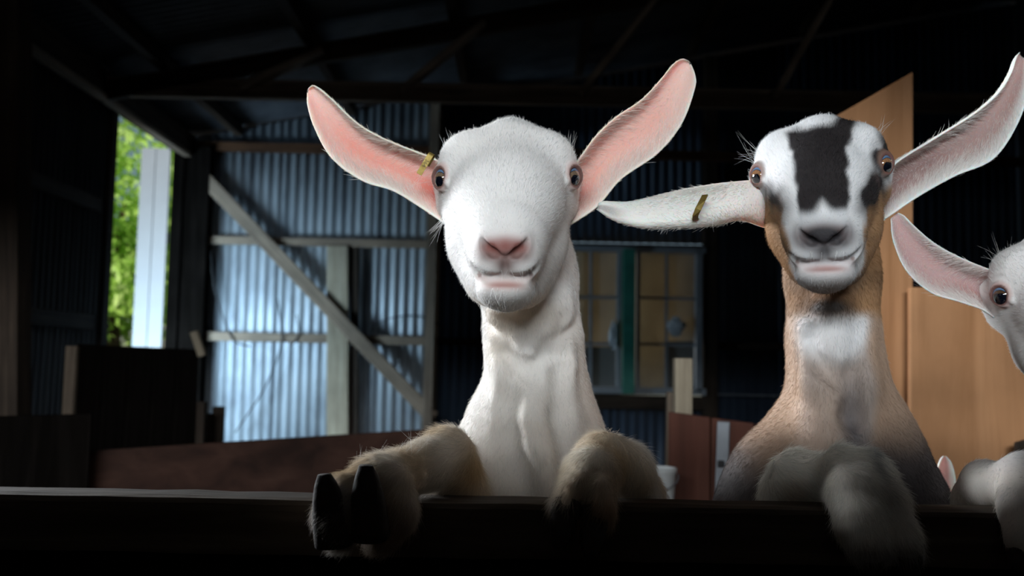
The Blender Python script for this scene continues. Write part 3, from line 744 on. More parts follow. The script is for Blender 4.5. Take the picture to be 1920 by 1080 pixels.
# ------------------------------------------------------------------ ears, eyes, hooves
def ear(parent, upper, lower, cup, colour_fn, nhair, seed, roll=.0, thick=.0055, back=(0, 1, 0), haircol=(.86, .84, .80), label=None, inner_len=1.0, xf=None, hl=.011):
    """leaf-shaped cupped ear: edge lines from base to tip, hollow side towards -back"""
    nu, nv = 48, 25
    A = spline([U(*p) for p in upper], nu); Bp = spline([U(*p) for p in lower], nu)
    if xf is not None: A, Bp = xf.p(A), xf.p(Bp)
    back = unit(back); ss = np.linspace(-1, 1, nv); tt = np.linspace(0, 1, nu)
    cupf = np.interp(tt, [x for x, _ in cup], [y for _, y in cup])
    mid, hw = .5 * (A + Bp), .5 * (Bp - A)
    G = np.empty((nu, nv, 3))
    for j, s_ in enumerate(ss):
        prof = (1 - abs(s_) ** 2.2)
        r_ = roll * max(0, (-s_ - .55) / .45) ** 2
        G[:, j] = mid + hw * (s_ + r_ * .55) + back * (cupf * prof - r_ * np.linalg.norm(hw, axis=1) * .55)[:, None] 
    du = np.gradient(G, axis=0); dv = np.gradient(G, axis=1)
    nn = np.cross(du, dv); nn /= np.linalg.norm(nn, axis=2)[..., None] + 1e-12
    if (nn @ back).mean() > 0: nn = -nn                       # nn points to the hollow side
    th = thick * (.22 + .78 * (1 - np.abs(ss) ** 4))[None, :] * np.interp(tt, [0, .5, .94, 1], [1.3, 1, .7, .25])[:, None]
    Fr = G + nn * th[..., None] * .5; Bk = G - nn * th[..., None] * .5
    V = np.concatenate([Fr.reshape(-1, 3), Bk.reshape(-1, 3)]); o = nu * nv; Fc = []
    i, j = np.meshgrid(np.arange(nu - 1), np.arange(nv - 1), indexing='ij'); a = (i * nv + j).ravel()
    q = np.stack([a, a + 1, a + nv + 1, a + nv], 1)
    flip = np.dot(np.cross(V[q[300, 1]] - V[q[300, 0]], V[q[300, 2]] - V[q[300, 0]]), nn[10, 12]) < 0
    qf = q[:, ::-1] if flip else q
    qb = (q if flip else q[:, ::-1]) + o
    Fc = [tuple(x) for x in qf] + [tuple(x) for x in qb]
    ring = [(k, 0) for k in range(nu)] + [(nu - 1, k) for k in range(1, nv)] + [(k, nv - 1) for k in range(nu - 2, -1, -1)] + [(0, k) for k in range(nv - 2, 0, -1)]
    ids = [r * nv + c for r, c in ring]
    for m in range(len(ids)):
        x, y = ids[m], ids[(m + 1) % len(ids)]
        Fc.append((x, y, y + o, x + o) if not flip else (y, x, x + o, y + o))
    me = mesh('ear', V, Fc, True)
    sg, tg = np.meshgrid(ss, tt); side = np.concatenate([np.zeros(o), np.ones(o)])
    sg = np.tile(sg.ravel(), 2); tg = np.tile(tg.ravel(), 2)
    C, L = colour_fn(sg, tg, side, V); setcol(me, C)
    ob = link('ear', me, M_EAR, parent)
    if label: ob['label'] = label
    # fur: along the outside, from both rims inwards on the hollow side
    Vv, Nn, T = mdata(me); rng = np.random.default_rng(seed)
    Wt = np.where(side > .5, .8, .75 + .9 * np.abs(sg) ** 3)
    t, b = sample(Vv, T, Wt, nhair, rng)
    P = lerp3(Vv, T, t, b); Q = lerp3(Nn, T, t, b); Q /= np.linalg.norm(Q, axis=1)[:, None] + 1e-9
    alongv = np.tile(du.reshape(-1, 3), (2, 1)); alongv /= np.linalg.norm(alongv, axis=1)[:, None] + 1e-12
    acr = np.tile(dv.reshape(-1, 3), (2, 1)); acr /= np.linalg.norm(acr, axis=1)[:, None] + 1e-12
    inward = -np.sign(sg)[:, None] * acr
    Dv = np.where(side[:, None] > .5, alongv, alongv * .75 + inward * (.9 * np.clip(1.1 - tg, 0, 1))[:, None])
    D = lerp3(Dv, T, t, b); s1 = (side[T[t]] * b).sum(1); tq = (tg[T[t]] * b).sum(1); sq = (sg[T[t]] * b).sum(1)
    D += rng.normal(size=D.shape) * .15 + Q * .22; D /= np.linalg.norm(D, axis=1)[:, None]
    l = hl * np.where(s1 > .5, .42, .45 + 1.4 * inner_len * np.clip(1 - np.abs(tq - .4) / .4, 0, 1) * np.clip(np.abs(sq) * 1.4 - .2, 0, 1)) * rng.uniform(.5, 1.2, nhair) * np.interp(tq, [0, .85, 1], [1, .8, .5])
    l *= (L[T[t]] * b).sum(1)
    c = lerp3(C, T, t, b) * .35 + np.asarray(haircol) * .65 if True else 0
    c = np.where(s1[:, None] > .5, lerp3(C, T, t, b), c) * (1 + rng.normal(size=(nhair, 1)) * .07)
    kp = l > .0015
    h = hair('ear_fur', ob, (P - Q * .0005)[kp], D[kp], l[kp], c[kp], .00013, seed, bend=-Q[kp] * .1)
    return ob, G, nn
def eyeball(parent, c, n, r, up=(0, 0, 1), iris=(.19, .13, .085), white=(.10, .17, .28), pupil=(.46, .38), tilt=0):
    n = unit(unit(n) + unit(up) * -.42 + unit(CAM - c) * .18); x = unit(np.cross(up, n)); y = np.cross(n, x)
    if tilt:
        a = math.radians(tilt); x, y = x * math.cos(a) + y * math.sin(a), y * math.cos(a) - x * math.sin(a)
    V = []; Fc = []; C = []
    nr, ns = 56, 64
    for i in range(nr + 1):
        ph = math.pi * i / nr
        for j in range(ns):
            q = 2 * math.pi * j / ns
            lx, ly, lz = math.sin(ph) * math.cos(q), math.sin(ph) * math.sin(q), math.cos(ph)
            bulge = 1 + .05 * max(0, 1 - (ph / .75) ** 2)
            V.append(c + (x * lx + y * ly + n * lz) * r * bulge)
            rr = math.sin(ph) if lz > 0 else 2
            pu = (abs(lx) / pupil[0]) ** 3 + (abs(ly) / pupil[1]) ** 3
            if pu < 1: col = (.003, .004, .008)
            elif rr < .70:
                k = .75 + .35 * math.sin(q * 23) * math.sin(q * 9 + 1) * .5 + .2 * (rr - .5)
                col = tuple(v * k for v in iris)
            elif rr < .74: col = (.012, .012, .016)
            else: col = white
            C.append(col)
    for i in range(nr):
        for j in range(ns):
            Fc.append((i * ns + j, (i + 1) * ns + j, (i + 1) * ns + (j + 1) % ns, i * ns + (j + 1) % ns))
    me = mesh('eye', V, Fc, True); setcol(me, np.array(C))
    return link('eye', me, M_EYE, parent)
def claw(parent, a, b, wid, depth, front, name='hoof'):
    """one toe of a cloven hoof: wedge from the coronet a to the pointed toe b, flat sole"""
    a, b = np.array(a), np.array(b); z = unit(b - a); L = np.linalg.norm(b - a)
    y = np.array(front, float); y = unit(y - z * (y @ z)); x = np.cross(y, z)
    V = []; Fc = []; n = 16; rows = 9
    for i in range(rows):
        t = i / (rows - 1)
        ww = wid * (1.1 - .50 * t ** 1.6 - .22 * t ** 6); dd = depth * (1 - .4 * t - .4 * t ** 6)
        for j in range(n):
            q = 2 * math.pi * j / n
            cx, cy = math.cos(q), math.sin(q)
            cx = math.copysign(abs(cx) ** .75, cx); cy = math.copysign(abs(cy) ** .75, cy)
            V.append(a + z * (L * t) + x * cx * ww + y * (cy * dd - depth * .25 * t * t))
    for i in range(rows - 1):
        for j in range(n): Fc.append((i * n + j, i * n + (j + 1) % n, (i + 1) * n + (j + 1) % n, (i + 1) * n + j))
    Fc.append(tuple(range(n - 1, -1, -1))); Fc.append(tuple((rows - 1) * n + j for j in range(n)))
    return link(name, mesh(name, V, Fc, True), M_HOOF, parent)

# ------------------------------------------------------------------ the goat's head (solids placed on the skin), shared by all goats
EYE_L, EYE_R = U(838, 336, 1.068), U(1064, 333, 1.068)
EN_L, EN_R = unit((-.74, -.66, .06)), unit((.74, -.66, .06))
HC = U(951, 380, 1.06)
def head_solid(sk, xf, mz=1.0, jaw=1.0):
    u = lambda px, py, d: U(px, py, d)
    sk.ell(u(955, 338, 1.125), (.050, .068, .044), xf=xf)                              # skull
    sk.ell(u(960, 282, 1.110), (.026, .036, .025), k=.016, xf=xf)                      # tufted poll
    for sx in (-1, 1):
        X = lambda px: 951 + sx * px
        sk.ell(u(X(86), 328, 1.082), (.025, .028, .027), k=.016, xf=xf)               # eye socket
        sk.ell(u(X(80), 292, 1.086), (.022, .026, .020), k=.014, xf=xf)                  # brow
        sk.cone([(u(X(72), 392, 1.095), .029), (u(X(60), 455, 1.065), .0245), (u(X(38), 520, 1.02), .0185)], k=.022, xf=xf)   # cheek
        sk.cone([(u(X(48), 470, 1.10), .031 * jaw), (u(X(36), 530, 1.06), .022 * jaw)], k=.025, xf=xf)   # jaw angle
        sk.cone([(u(X(92), 380, 1.12), .024), (u(X(108), 340, 1.13), .019)], k=.02, xf=xf)   # root of the ear
        sk.cone([(u(X(60), 375, 1.047), .012), (u(X(44), 430, 1.005), .010)], k=.02, xf=xf)  # ridge below the eye
    sk.cone([(u(953, 322, 1.085), .043), (u(951, 372, 1.035), .036), (u(948, 430, .983), .027 * mz)], k=.05, xf=xf)  # forehead and nose bridge
    sk.ell(u(948, 468, .975), (.036 * mz, .036, .030), k=.025, xf=xf)                  # muzzle
    for sx in (-1, 1):
        sk.ell(u(947 + sx * 24 * mz, 495, .962), (.0185 * mz, .021, .0165), k=.014, xf=xf)  # upper lip halves
        sk.cone([(u(947 + sx * 30 * mz, 449, .953), .0085), (u(947 + sx * 40 * mz, 462, .958), .0075)], k=.010, xf=xf)  # nostril wings
    sk.ell(u(947, 458, .948), (.019 * mz, .013, .013), k=.012, xf=xf)                  # nose pad
    sk.ell(u(946, 543, .972), (.026 * mz, .027, .0155), k=.008, xf=xf)                 # lower lip and chin
    sk.cone([(u(948, 536, .995), .022), (u(956, 505, 1.06), .036 * jaw)], k=.025, xf=xf)     # under-jaw
def head(sk, xf, mz=1.0, jaw=1.0):
    t0 = Skin(); head_solid(t0, IDX, mz, jaw); head_solid(sk, xf, mz, jaw)
    u = lambda px, py, dd: U(px, py, t0.surf(px, py) + dd)      # just under the skin
    # carved: nostrils, mouth, cleft of the lip
    for sx in (-1, 1):
        q = lambda px, py, d: u(947 + sx * px * mz, py, d)
        sk.cone([(q(9, 480, .0005), .0022), (q(22, 474, .0015), .0044), (q(35, 464, .001), .0038), (q(42, 451, .001), .0022)], k=.003, op='s', xf=xf)
        sk.cone([(q(0, 525, .0002), .0021), (q(12, 525, .0002), .0021), (q(24, 523, .0002), .0022), (q(36, 520, .0003), .0025), (q(48, 515, .0004), .0025), (q(57, 508, .0006), .0023), (q(63, 500, .001), .0018)], k=.007, op='s', xf=xf)
    sk.cone([(u(947, 486, 0), .0015), (u(947, 515, 0), .0015)], k=.006, op='s', xf=xf)
    # eyes: socket opened, then the lids
    for c, n in ((EYE_L, EN_L), (EYE_R, EN_R)):
        sk.ell(c + n * .006, (.0125,) * 3, k=.003, op='s', xf=xf)
        sk.torus(c + n * .0078, n, .0118, .0021, k=.006, xf=xf)
        a1 = unit(np.cross((0, 0, 1), n)); a2 = np.cross(n, a1); sgn = 1 if n[0] < 0 else -1        # a1: towards the nose for the left eye
        arc = [(c + n * .0092 + (a1 * sgn * math.cos(q_) + a2 * math.sin(q_)) * .0118, .0010 + .0012 * max(0, math.sin(q_))) for q_ in np.linspace(-.3, 3.3, 9)]
        sk.cone(arc, k=.004, xf=xf)                                                              # upper lid
        sk.cone([(c + n * .0085 + (a1 * sgn * math.cos(q_) + a2 * math.sin(q_)) * r_, rr_) for q_, r_, rr_ in ((-.45, .0125, .0026), (-.50, .0165, .0022), (-.52, .021, .001))], k=.005, xf=xf)   # tear corner
def head_colour(C, L, V, xf, pink=(.25, .10, .088), lip=(.44, .20, .17), nose_dark=(.11, .05, .042), lid=None, lipw=.8, strength=1.0, mz=1.0):
    """bare nose, lips and lids"""
    h = lambda px, py, d: xf.p(U(px, py, d)); k = xf.k
    for sx in (-1, 1):
        X = lambda px: 947 + sx * px * mz
        w_ = g(V, h(X(24), 464, .940), np.array([.013, .014, .0085]) * k)
        C = mixc(C, pink, w_ * 1.25 * strength); L = L * (1 - np.clip(w_ * 1.8, 0, 1))
        w_ = g(V, h(X(24), 480, .94), np.array([.013, .014, .007]) * k); C = mixc(C, nose_dark, w_ * .85 * strength); L = L * (1 - np.clip(w_ * 1.2, 0, 1))
        w_ = g(V, h(X(41), 455, .948), np.array([.005, .008, .008]) * k); C = mixc(C, nose_dark, w_ * .7 * strength); L = L * (1 - np.clip(w_ * 1.2, 0, 1))
        w_ = g(V, h(X(16), 533, .945), np.array([.015, .016, .0048]) * k); C = mixc(C, lip, w_ * lipw); L = L * (1 - np.clip(w_ * 1.6, 0, 1))
        w_ = g(V, h(X(42), 522, .960), np.array([.012, .014, .0035]) * k); C = mixc(C, lip, w_ * .35); L = L * (1 - np.clip(w_ * 1.5, 0, 1))
    mt = [h(947 + sx * x * mz, y, d) for sx in (-1, 1) for x, y, d in ((0, 525, .940), (11, 525, .941), (24, 523, .944), (36, 520, .952), (48, 515, .960), (57, 508, .970), (63, 500, .982))]
    dm = np.min([np.linalg.norm(V - m_, axis=1) for m_ in mt], axis=0) / k
    C = mixc(C, (.22, .11, .09), sst(.0034, .0018, dm) * .7); L = L * sst(.004, .009, dm)
    w_ = g(V, h(947, 462, .937), np.array([.010, .012, .009]) * k); C = mixc(C, pink, w_ * 1.1 * strength); L = L * (1 - np.clip(w_ * 1.8, 0, 1))
    w_ = g(V, h(947, 497, .94), np.array([.011, .014, .011]) * k); C = mixc(C, nose_dark, w_ * .9 * strength); L = L * (1 - np.clip(w_, 0, 1) * .8)
    for c, n, sx in ((EYE_L, EN_L, -1), (EYE_R, EN_R, 1)):
        cc = xf.p(c + n * .009); d = np.linalg.norm(V - cc, axis=1) / k
        w_ = sst(.0195, .0135, d); C = mixc(C, (.40, .20, .17) if lid is None else lid, w_ * (.6 if lid is None else .85)); L = L * (1 - sst(.020, .0155, d))
        w_ = sst(.0140, .0118, d); C = mixc(C, (.16, .08, .07), w_)
        w_ = g(V, h(951 + sx * 92, 362, 1.045), np.array([.008, .012, .006]) * k); C = mixc(C, pink, w_ * .6); L = L * (1 - w_ * .5)
    return C, L
def head_guides(xf):
    h = lambda px, py, d: xf.p(U(px, py, d)); v = xf.v; G = []
    for px, py, d, vx, vy, vz in [
        (947, 440, .955, 0, .5, 1), (948, 400, 1.0, 0, .4, 1), (950, 345, 1.03, .05, .3, 1), (955, 290, 1.06, 0, .3, 1), (960, 240, 1.09, .1, .3, 1),
        (900, 440, .99, -.6, .6, .5), (1000, 440, .99, .6, .6, .5), (890, 390, 1.03, -.7, .5, .6), (1010, 390, 1.03, .7, .5, .6),
        (880, 300, 1.05, -.5, .4, .9), (1020, 300, 1.05, .5, .4, .9), (860, 400, 1.06, -.5, .8, -.1), (1045, 400, 1.06, .5, .8, -.1),
        (870, 480, 1.04, -.2, .7, -.6), (1030, 480, 1.04, .3, .7, -.6), (900, 500, .97, -.7, .4, -.3), (995, 500, .97, .7, .4, -.3),
        (947, 500, .94, 0, .1, -1), (946, 545, .955, 0, .2, -1), (920, 560, 1.0, -.3, .5, -.8), (975, 560, 1.0, .3, .5, -.8)]:
        G.append((h(px, py, d), v(np.array([vx, vy, vz], float))))
    return G
# ------------------------------------------------------------------ goats
def project(V):
    q = V - CAM; z = q @ FWD
    return 960 + F * (q @ RIGHT) / z, 540 - F * (q @ UP) / z
RES = .0019
def hind(sk, chest, rump, xs):
    """trunk and hind legs of a goat that stands upright against the rail"""
    chest, rump = np.array(chest), np.array(rump)
    sk.cone([(chest, .095), (chest * .5 + rump * .5, .135), (rump, .115)], k=.06)
    for s_ in (-1, 1):
        hip = rump + np.array([s_ * .06, .02, -.02])
        sk.cone([(hip, .085), (hip + np.array([s_ * .02, -.13, -.17]), .05), (hip + np.array([s_ * .02, .03, -.36]), .026),
                 (np.array([hip[0] + s_ * .02, hip[1] - .01, .07]), .021), (np.array([hip[0] + s_ * .02, hip[1] - .05, .025]), .026)], k=.03)
    sk.cone([(rump + np.array([0, .09, .03]), .025), (rump + np.array([0, .15, -.02]), .012)], k=.03)
def base_wt(V, Nn, vis=1.22):
    """coat density: full where the goat can be seen from the yard, thin on the trunk behind the boards"""
    return np.where((V[:, 1] < vis) & (V[:, 2] > 1.0), np.where(Nn[:, 1] < .35, 1.0, .35), .03)
NECK_G = lambda pts: [(U(*p), (vx, .15, -1)) for p, vx in pts]
def whiskers(parent, specs, V=None, col=(.9, .9, .88), rad=.00009):
    """single long hairs, (root, tip) pairs, each rooted on the skin V below its root point"""
    R = np.array([U(*a) for a, b in specs]); Tp = np.array([U(*b) for a, b in specs])
    if V is not None:
        F_ = V[V[:, 1] < 1.13]
        for i in range(len(R)): R[i] = F_[np.argmin(((F_ - R[i]) ** 2 @ np.array([1, .15, 1])))]
    D = Tp - R; Ln = np.linalg.norm(D, axis=1)
    return hair('whiskers', parent, R, D / Ln[:, None], Ln, np.tile(np.array(col, float), (len(R), 1)), rad, 9)

# ---------------- white goat in the middle
def white_goat():
    root = empty('goat', (-.03, 1.75, 0))
    tag(root, 'white goat with pink ears facing the camera, both forefeet over the rail', 'goat', 'goats leaning over the rail')
    sk = Skin(); xf = IDX
    head(sk, xf)
    # neck: a strong column with two muscle cords that run into the chest
    sk.cone([(U(972, 420, 1.165), .055), (U(988, 520, 1.165), .052), (U(1000, 640, 1.165), .050), (U(1008, 760, 1.17), .057), (U(1000, 850, 1.185), .070), (U(992, 930, 1.2), .088)], k=.03)
    sk.cone([(U(938, 600, 1.122), .012), (U(962, 700, 1.114), .014), (U(985, 790, 1.112), .019), (U(1000, 860, 1.114), .024), (U(1005, 930, 1.118), .028)], k=.03)
    sk.cone([(U(1050, 560, 1.128), .014), (U(1050, 680, 1.117), .014), (U(1052, 790, 1.120), .018), (U(1050, 900, 1.13), .022)], k=.014)
    sk.cone([(U(1000, 590, 1.118), .012), (U(1003, 680, 1.116), .010), (U(1006, 790, 1.120), .012), (U(1008, 880, 1.135), .012)], k=.03)          # windpipe
    sk.cone([(U(950, 800, 1.16), .045), (U(925, 900, 1.165), .055), (U(915, 990, 1.19), .062)], k=.03)
    sk.cone([(U(1065, 830, 1.16), .038), (U(1085, 930, 1.17), .052), (U(1090, 1000, 1.2), .06)], k=.03)
    sk.ell(U(1000, 985, 1.26), (.115, .10, .11), k=.05)
    hind(sk, U(1000, 1000, 1.28), (-.03, 1.74, .60), 0)
    # foreleg over the rail, sole turned to the camera
    sk.cone([(U(905, 1040, 1.16), .040), (U(862, 930, 1.085), .029), (U(838, 858, 1.035), .0265)], k=.015)
    sk.cone([(U(838, 852, 1.035), .0245), (U(800, 872, 1.005), .0215), (U(745, 893, .965), .0205), (U(710, 912, .935), .0235), (U(686, 930, .922), .019)], k=.014)
    sk.cone([(U(838, 880, 1.04), .026), (U(852, 900, 1.05), .024)], k=.012)
    sk.cone([(U(720, 905, .935), .021), (U(732, 960, .932), .021), (U(715, 1000, .928), .017)], k=.014)
    sk.cone([(U(690, 905, .925), .016), (U(648, 915, .912), .011), (U(632, 925, .908), .009)], k=.010)
    sk.cone([(U(705, 950, .925), .020), (U(655, 955, .912), .017), (U(628, 965, .908), .014), (U(640, 1005, .908), .012)], k=.012)
    # other foreleg, bent straight towards the camera
    sk.cone([(U(1165, 1050, 1.17), .040), (U(1192, 935, 1.09), .027), (U(1172, 880, 1.05), .025), (U(1135, 862, 1.025), .0245)], k=.014)
    sk.cone([(U(1128, 862, 1.02), .0255), (U(1108, 893, .975), .0235), (U(1090, 925, .945), .0215)], k=.012)
    sk.cone([(U(1080, 928, .938), .0150), (U(1062, 950, .925), .0150)], k=.008)
    sk.cone([(U(1118, 925, .940), .0165), (U(1118, 965, .925), .0165)], k=.008)
    sk.groove([(962, 690, .4), (950, 760, .9), (952, 820, 1), (968, 880, 1.1), (992, 940, 1.2)], .0035, .026, 1.02)
    sk.groove([(1062, 600, .5), (1054, 690, .9), (1050, 780, .9), (1062, 870, .8)], .005, .02, 1.02)
    sk.groove([(905, 585, .6), (935, 640, .9), (975, 690, .7), (1000, 710, .4)], .0030, .02, 1.0)
    sk.groove([(1085, 600, .4), (1030, 655, .7), (1000, 690, .4)], .0028, .02, 1.0)
    sk.groove([(1112, 880, .5), (1098, 915, 1), (1090, 950, 1.1), (1086, 990, 1.1)], .005, .008, .87)
    me = sk.build('body', axis(-.30, -.21, .17, .30, RES), axis(.86, .87, 1.215, 2.0, RES), axis(-.02, 1.06, 1.60, 1.62, RES))
    V, Nn, T = mdata(me)
    px, py = project(V)
    C = np.tile(np.array([.79, .79, .785]), (len(V), 1)); L = np.ones(len(V))
    C = mixc(C, (.78, .73, .65), sst(1.36, 1.24, V[:, 2]) * .45 + .12 * wob(V, 30))
    C = mixc(C, (.70, .56, .38), (g(V, U(965, 585, 1.08), (.06, .06, .022)) + .5 * g(V, U(940, 650, 1.12), (.02, .03, .03))) * .5)   # yellowed throat
    C = mixc(C, (.74, .58, .48), g(V, U(1100, 760, 1.16), (.03, .06, .09)) * .35)
    C = mixc(C, (.62, .60, .60), g(V, U(952, 330, 1.03), (.03, .03, .05)) * .30 + g(V, U(1045, 420, 1.05), (.012, .03, .03)) * .2)    # greyish forehead
    leg = np.clip(sst(1.10, 1.06, V[:, 1]) * sst(1.245, 1.225, V[:, 2]) * np.clip((py > 790).astype(float), 0, 1), 0, 1) 
    leg = np.maximum(leg, (((px > 1150) & (py > 840)) | ((px < 872) & (py > 800))).astype(float))
    C = mixc(C, (.58, .45, .28), leg * np.clip(.45 + .55 * wob(V, 55), .05, 1))
    C = mixc(C, (.05, .03, .02), g(V, U(655, 965, .91), (.032, .03, .022)) * 1.2 + g(V, U(1085, 985, .92), (.03, .03, .018)) * 1.0)
    C = mixc(C, (.80, .76, .66), g(V, U(1090, 890, .96), (.025, .05, .03)) * .6 + g(V, U(735, 890, .95), (.03, .05, .018)) * .5)
    C = mixc(C, (.20, .10, .05), g(V, U(735, 985, .92), (.03, .05, .025)) * .8 + g(V, U(1105, 1000, .92), (.05, .05, .028)) * .9)   # stained pasterns
    L = L * np.where(leg > .4, 2.2, 1.0)
    C, L = head_colour(C, L, V, xf)
    L = L * (1 - .35 * g(V, U(948, 440, .96), (.05, .04, .03))) * (1 - .5 * g(V, U(946, 550, .95), (.035, .03, .016)))
    L = L + .9 * g(V, U(960, 232, 1.10), (.03, .04, .012))
    setcol(me, C * np.array([1, .955, .93]))
    body = link('body', me, M_SKIN, root)
    Wt = base_wt(V, Nn); Wt *= np.clip(L * 1.5, 0, 1)
    gd = head_guides(xf) + NECK_G([((930, 620, 1.1), -.1), ((1000, 620, 1.1), 0), ((1070, 620, 1.12), .1), ((920, 740, 1.1), -.05), ((1000, 740, 1.1), 0), ((1090, 740, 1.12), .1), ((900, 860, 1.1), -.4), ((980, 880, 1.1), .1), ((1080, 860, 1.1), .2), ((900, 930, 1.1), -.2), ((1000, 930, 1.1), .1)])
    gd += [(U(838, 840, 1.02), (-.8, -.5, -.2)), (U(760, 880, .96), (-.9, -.4, -.2)), (U(690, 900, .92), (-.8, -.3, -.5)), (U(730, 960, .92), (-.4, 0, -1)), (U(862, 900, 1.05), (-.3, -.2, -.8)),
           (U(1130, 850, 1.0), (-.3, -.6, -.7)), (U(1100, 900, .96), (-.3, -.4, -.9)), (U(1190, 900, 1.06), (.3, 0, -1))]
    grow('fur', root, me, C, L, Wt, 230000, gd, seed=11, base=.0068, lift=.20, radius=.00011)
    eyeball(root, EYE_L + EN_L * .0005, EN_L, .0132); eyeball(root, EYE_R + EN_R * .0005, EN_R, .0132)
    # ears
    def ecol(s_, t, side, V):
        C = np.tile(np.array([.74, .52, .46]), (len(s_), 1))
        C = mixc(C, (.70, .33, .27), np.exp(-((s_ - .05) / .45) ** 2) * sst(.92, .55, t) * .95)
        C = mixc(C, (.55, .06, .04), np.exp(-((s_ - .25) / .4) ** 2) * sst(.32, .05, t) * .8)
        C = mixc(C, (.86, .78, .70), sst(.72, 1.0, np.abs(s_)))
        C = np.where(side[:, None] > .5, np.array([.82, .76, .68]), C)
        C = mixc(C, (.62, .45, .28), np.where(side > .5, .25, 0) * (s_ < -.3))
        return C, np.ones(len(s_))
    cup = [(0, .030), (.25, .030), (.6, .020), (.9, .010), (1, .004)]
    upL = [(842, 300, 1.115), (812, 282, 1.105), (795, 276, 1.10), (742, 257, 1.095), (684, 226, 1.09), (634, 183, 1.085), (608, 164, 1.085), (590, 157, 1.088), (579, 165, 1.09)]
    loL = [(850, 430, 1.115), (828, 415, 1.105), (788, 388, 1.10), (738, 358, 1.09), (678, 338, 1.085), (622, 296, 1.08), (590, 240, 1.08), (577, 198, 1.083), (576, 174, 1.09)]
    e1, G1, n1 = ear(root, upL, loL, cup, ecol, 16000, 21, roll=.55)
    def ecol2(s_, t, side, V):
        C, L = ecol(s_, t, side, V)
        return np.where(side[:, None] > .5, C, mixc(C, (.72, .48, .42), np.full(len(s_), .45))), L
    upR = [(1070, 310, 1.115), (1086, 287, 1.105), (1110, 252, 1.10), (1150, 213, 1.095), (1196, 182, 1.09), (1232, 146, 1.085), (1256, 119, 1.085), (1276, 109, 1.088), (1291, 114, 1.09)]
    loR = [(1062, 425, 1.115), (1084, 412, 1.105), (1122, 385, 1.10), (1165, 335, 1.09), (1232, 288, 1.085), (1278, 232, 1.08), (1303, 165, 1.08), (1303, 140, 1.083), (1296, 121, 1.09)]
    ear(root, upR, loR, cup, ecol2, 16000, 22, roll=.35)
    # brass ear tag: a folded band clipped over the rim, stamped with a number
    ex = unit(U(808, 290, 1.06) - U(786, 327, 1.06)); ez = unit(np.cross(ex, (0, 1, 0))); ey = np.cross(ez, ex)
    tagc = U(796, 309, 1.066); tr = empty('ear_tag', tuple(tagc), None)
    tr.parent = root; tr.matrix_parent_inverse = Matrix.Translation(-root.location)
    tr['label'] = 'brass band tag clipped over the ear rim'
    prof = []
    Lt = .0235
    for a in np.linspace(-1, 1, 15): prof.append((a * Lt / 2, -.0002 * math.cos(a * 1.5)))
    for a in np.linspace(.3, 3.14, 7): prof.append((Lt / 2 + .004 * math.sin(a), .0065 - .0065 * math.cos(a)))
    prof.append((Lt * .1, .0128))
    Vv = []; Fc = []; hw, th = .0031, .0007
    for i, (a, b) in enumerate(prof):
        for dz, dy in ((-hw, 0), (hw, 0), (hw, th), (-hw, th)): Vv.append(ex * a + ey * (b + dy) + ez * dz)
    for i in range(len(prof) - 1):
        for k in range(4): Fc.append((i * 4 + k, i * 4 + (k + 1) % 4, i * 4 + 4 + (k + 1) % 4, i * 4 + 4 + k))
    Fc += [(3, 2, 1, 0), tuple(len(prof) * 4 - 4 + k for k in range(4))]
    Vv = [v + tagc for v in Vv]
    bpy.context.view_layer.update()
    b_ = link('band', mesh('band', Vv, Fc), M_BRASS, None); b_.parent = tr; b_.matrix_parent_inverse = Matrix.Translation(-Vector(tagc))
    bevel(b_, .0002, 1)
    fc = bpy.data.curves.new('stamped_number', 'FONT'); fc.body = '364'; fc.size = .0062; fc.extrude = .0001; fc.align_x = 'CENTER'; fc.align_y = 'CENTER'
    fc.materials.append(M_STAMP)
    f0 = bpy.data.objects.new('number_shape', fc); COL.objects.link(f0); dg = bpy.context.evaluated_depsgraph_get()
    fm = bpy.data.meshes.new_from_object(f0.evaluated_get(dg)); bpy.data.objects.remove(f0)
    fo = bpy.data.objects.new('stamped_number', fm); COL.objects.link(fo)
    X_, Z_ = -ex, -ey
    Y_ = np.cross(Z_, X_)
    M = Matrix(((X_[0], Y_[0], Z_[0], 0), (X_[1], Y_[1], Z_[1], 0), (X_[2], Y_[2], Z_[2], 0), (0, 0, 0, 1)))
    M.translation = Vector(tagc + ex * .002 - ey * .0006)
    fo.parent = tr; fo.matrix_parent_inverse = Matrix.Translation(-Vector(tagc)); fo.matrix_basis = M
    # hooves
    fr = (-.15, -1, .1)
    claw(root, U(628, 1018, .907), U(606, 893, .886), .0160, .013, fr); claw(root, U(694, 1006, .906), U(684, 876, .884), .0160, .014, fr)
    claw(root, U(1062, 948, .925), U(1048, 1025, .900), .0125, .014, (0, -1, .3)); claw(root, U(1116, 962, .925), U(1106, 1040, .900), .0125, .014, (0, -1, .3))
    # single long hairs: brows, chin, lip and feathering on the leg
    rg = random.Random(4); sp = []; spe = []
    for i in range(16): x = rg.uniform(836, 862); sp.append(((x, 275 + (862 - x) * .6, 1.07), (x - rg.uniform(8, 22), 262 - rg.uniform(0, 18), 1.06)))
    for i in range(14): x = rg.uniform(1050, 1080); sp.append(((x, 272 + (x - 1050) * .4, 1.07), (x + rg.uniform(-4, 12), 256 - rg.uniform(0, 16), 1.06)))
    for i in range(16): x = rg.uniform(922, 972); sp.append(((x, 541, .954), (x + rg.uniform(-12, 12), 572 + rg.uniform(-14, 10), .945)))
    for i in range(5): x = rg.uniform(920, 980); sp.append(((x, 506, .940), (x + rg.uniform(-2, 9), 522 + rg.uniform(-8, 6), .930)))
    for a, b in (((803, 850), (738, 812)), ((792, 862), (803, 796)), ((790, 858), (792, 868)), ((815, 830), (830, 808))): sp.append(((*a, 1.0), (*b, .99)))
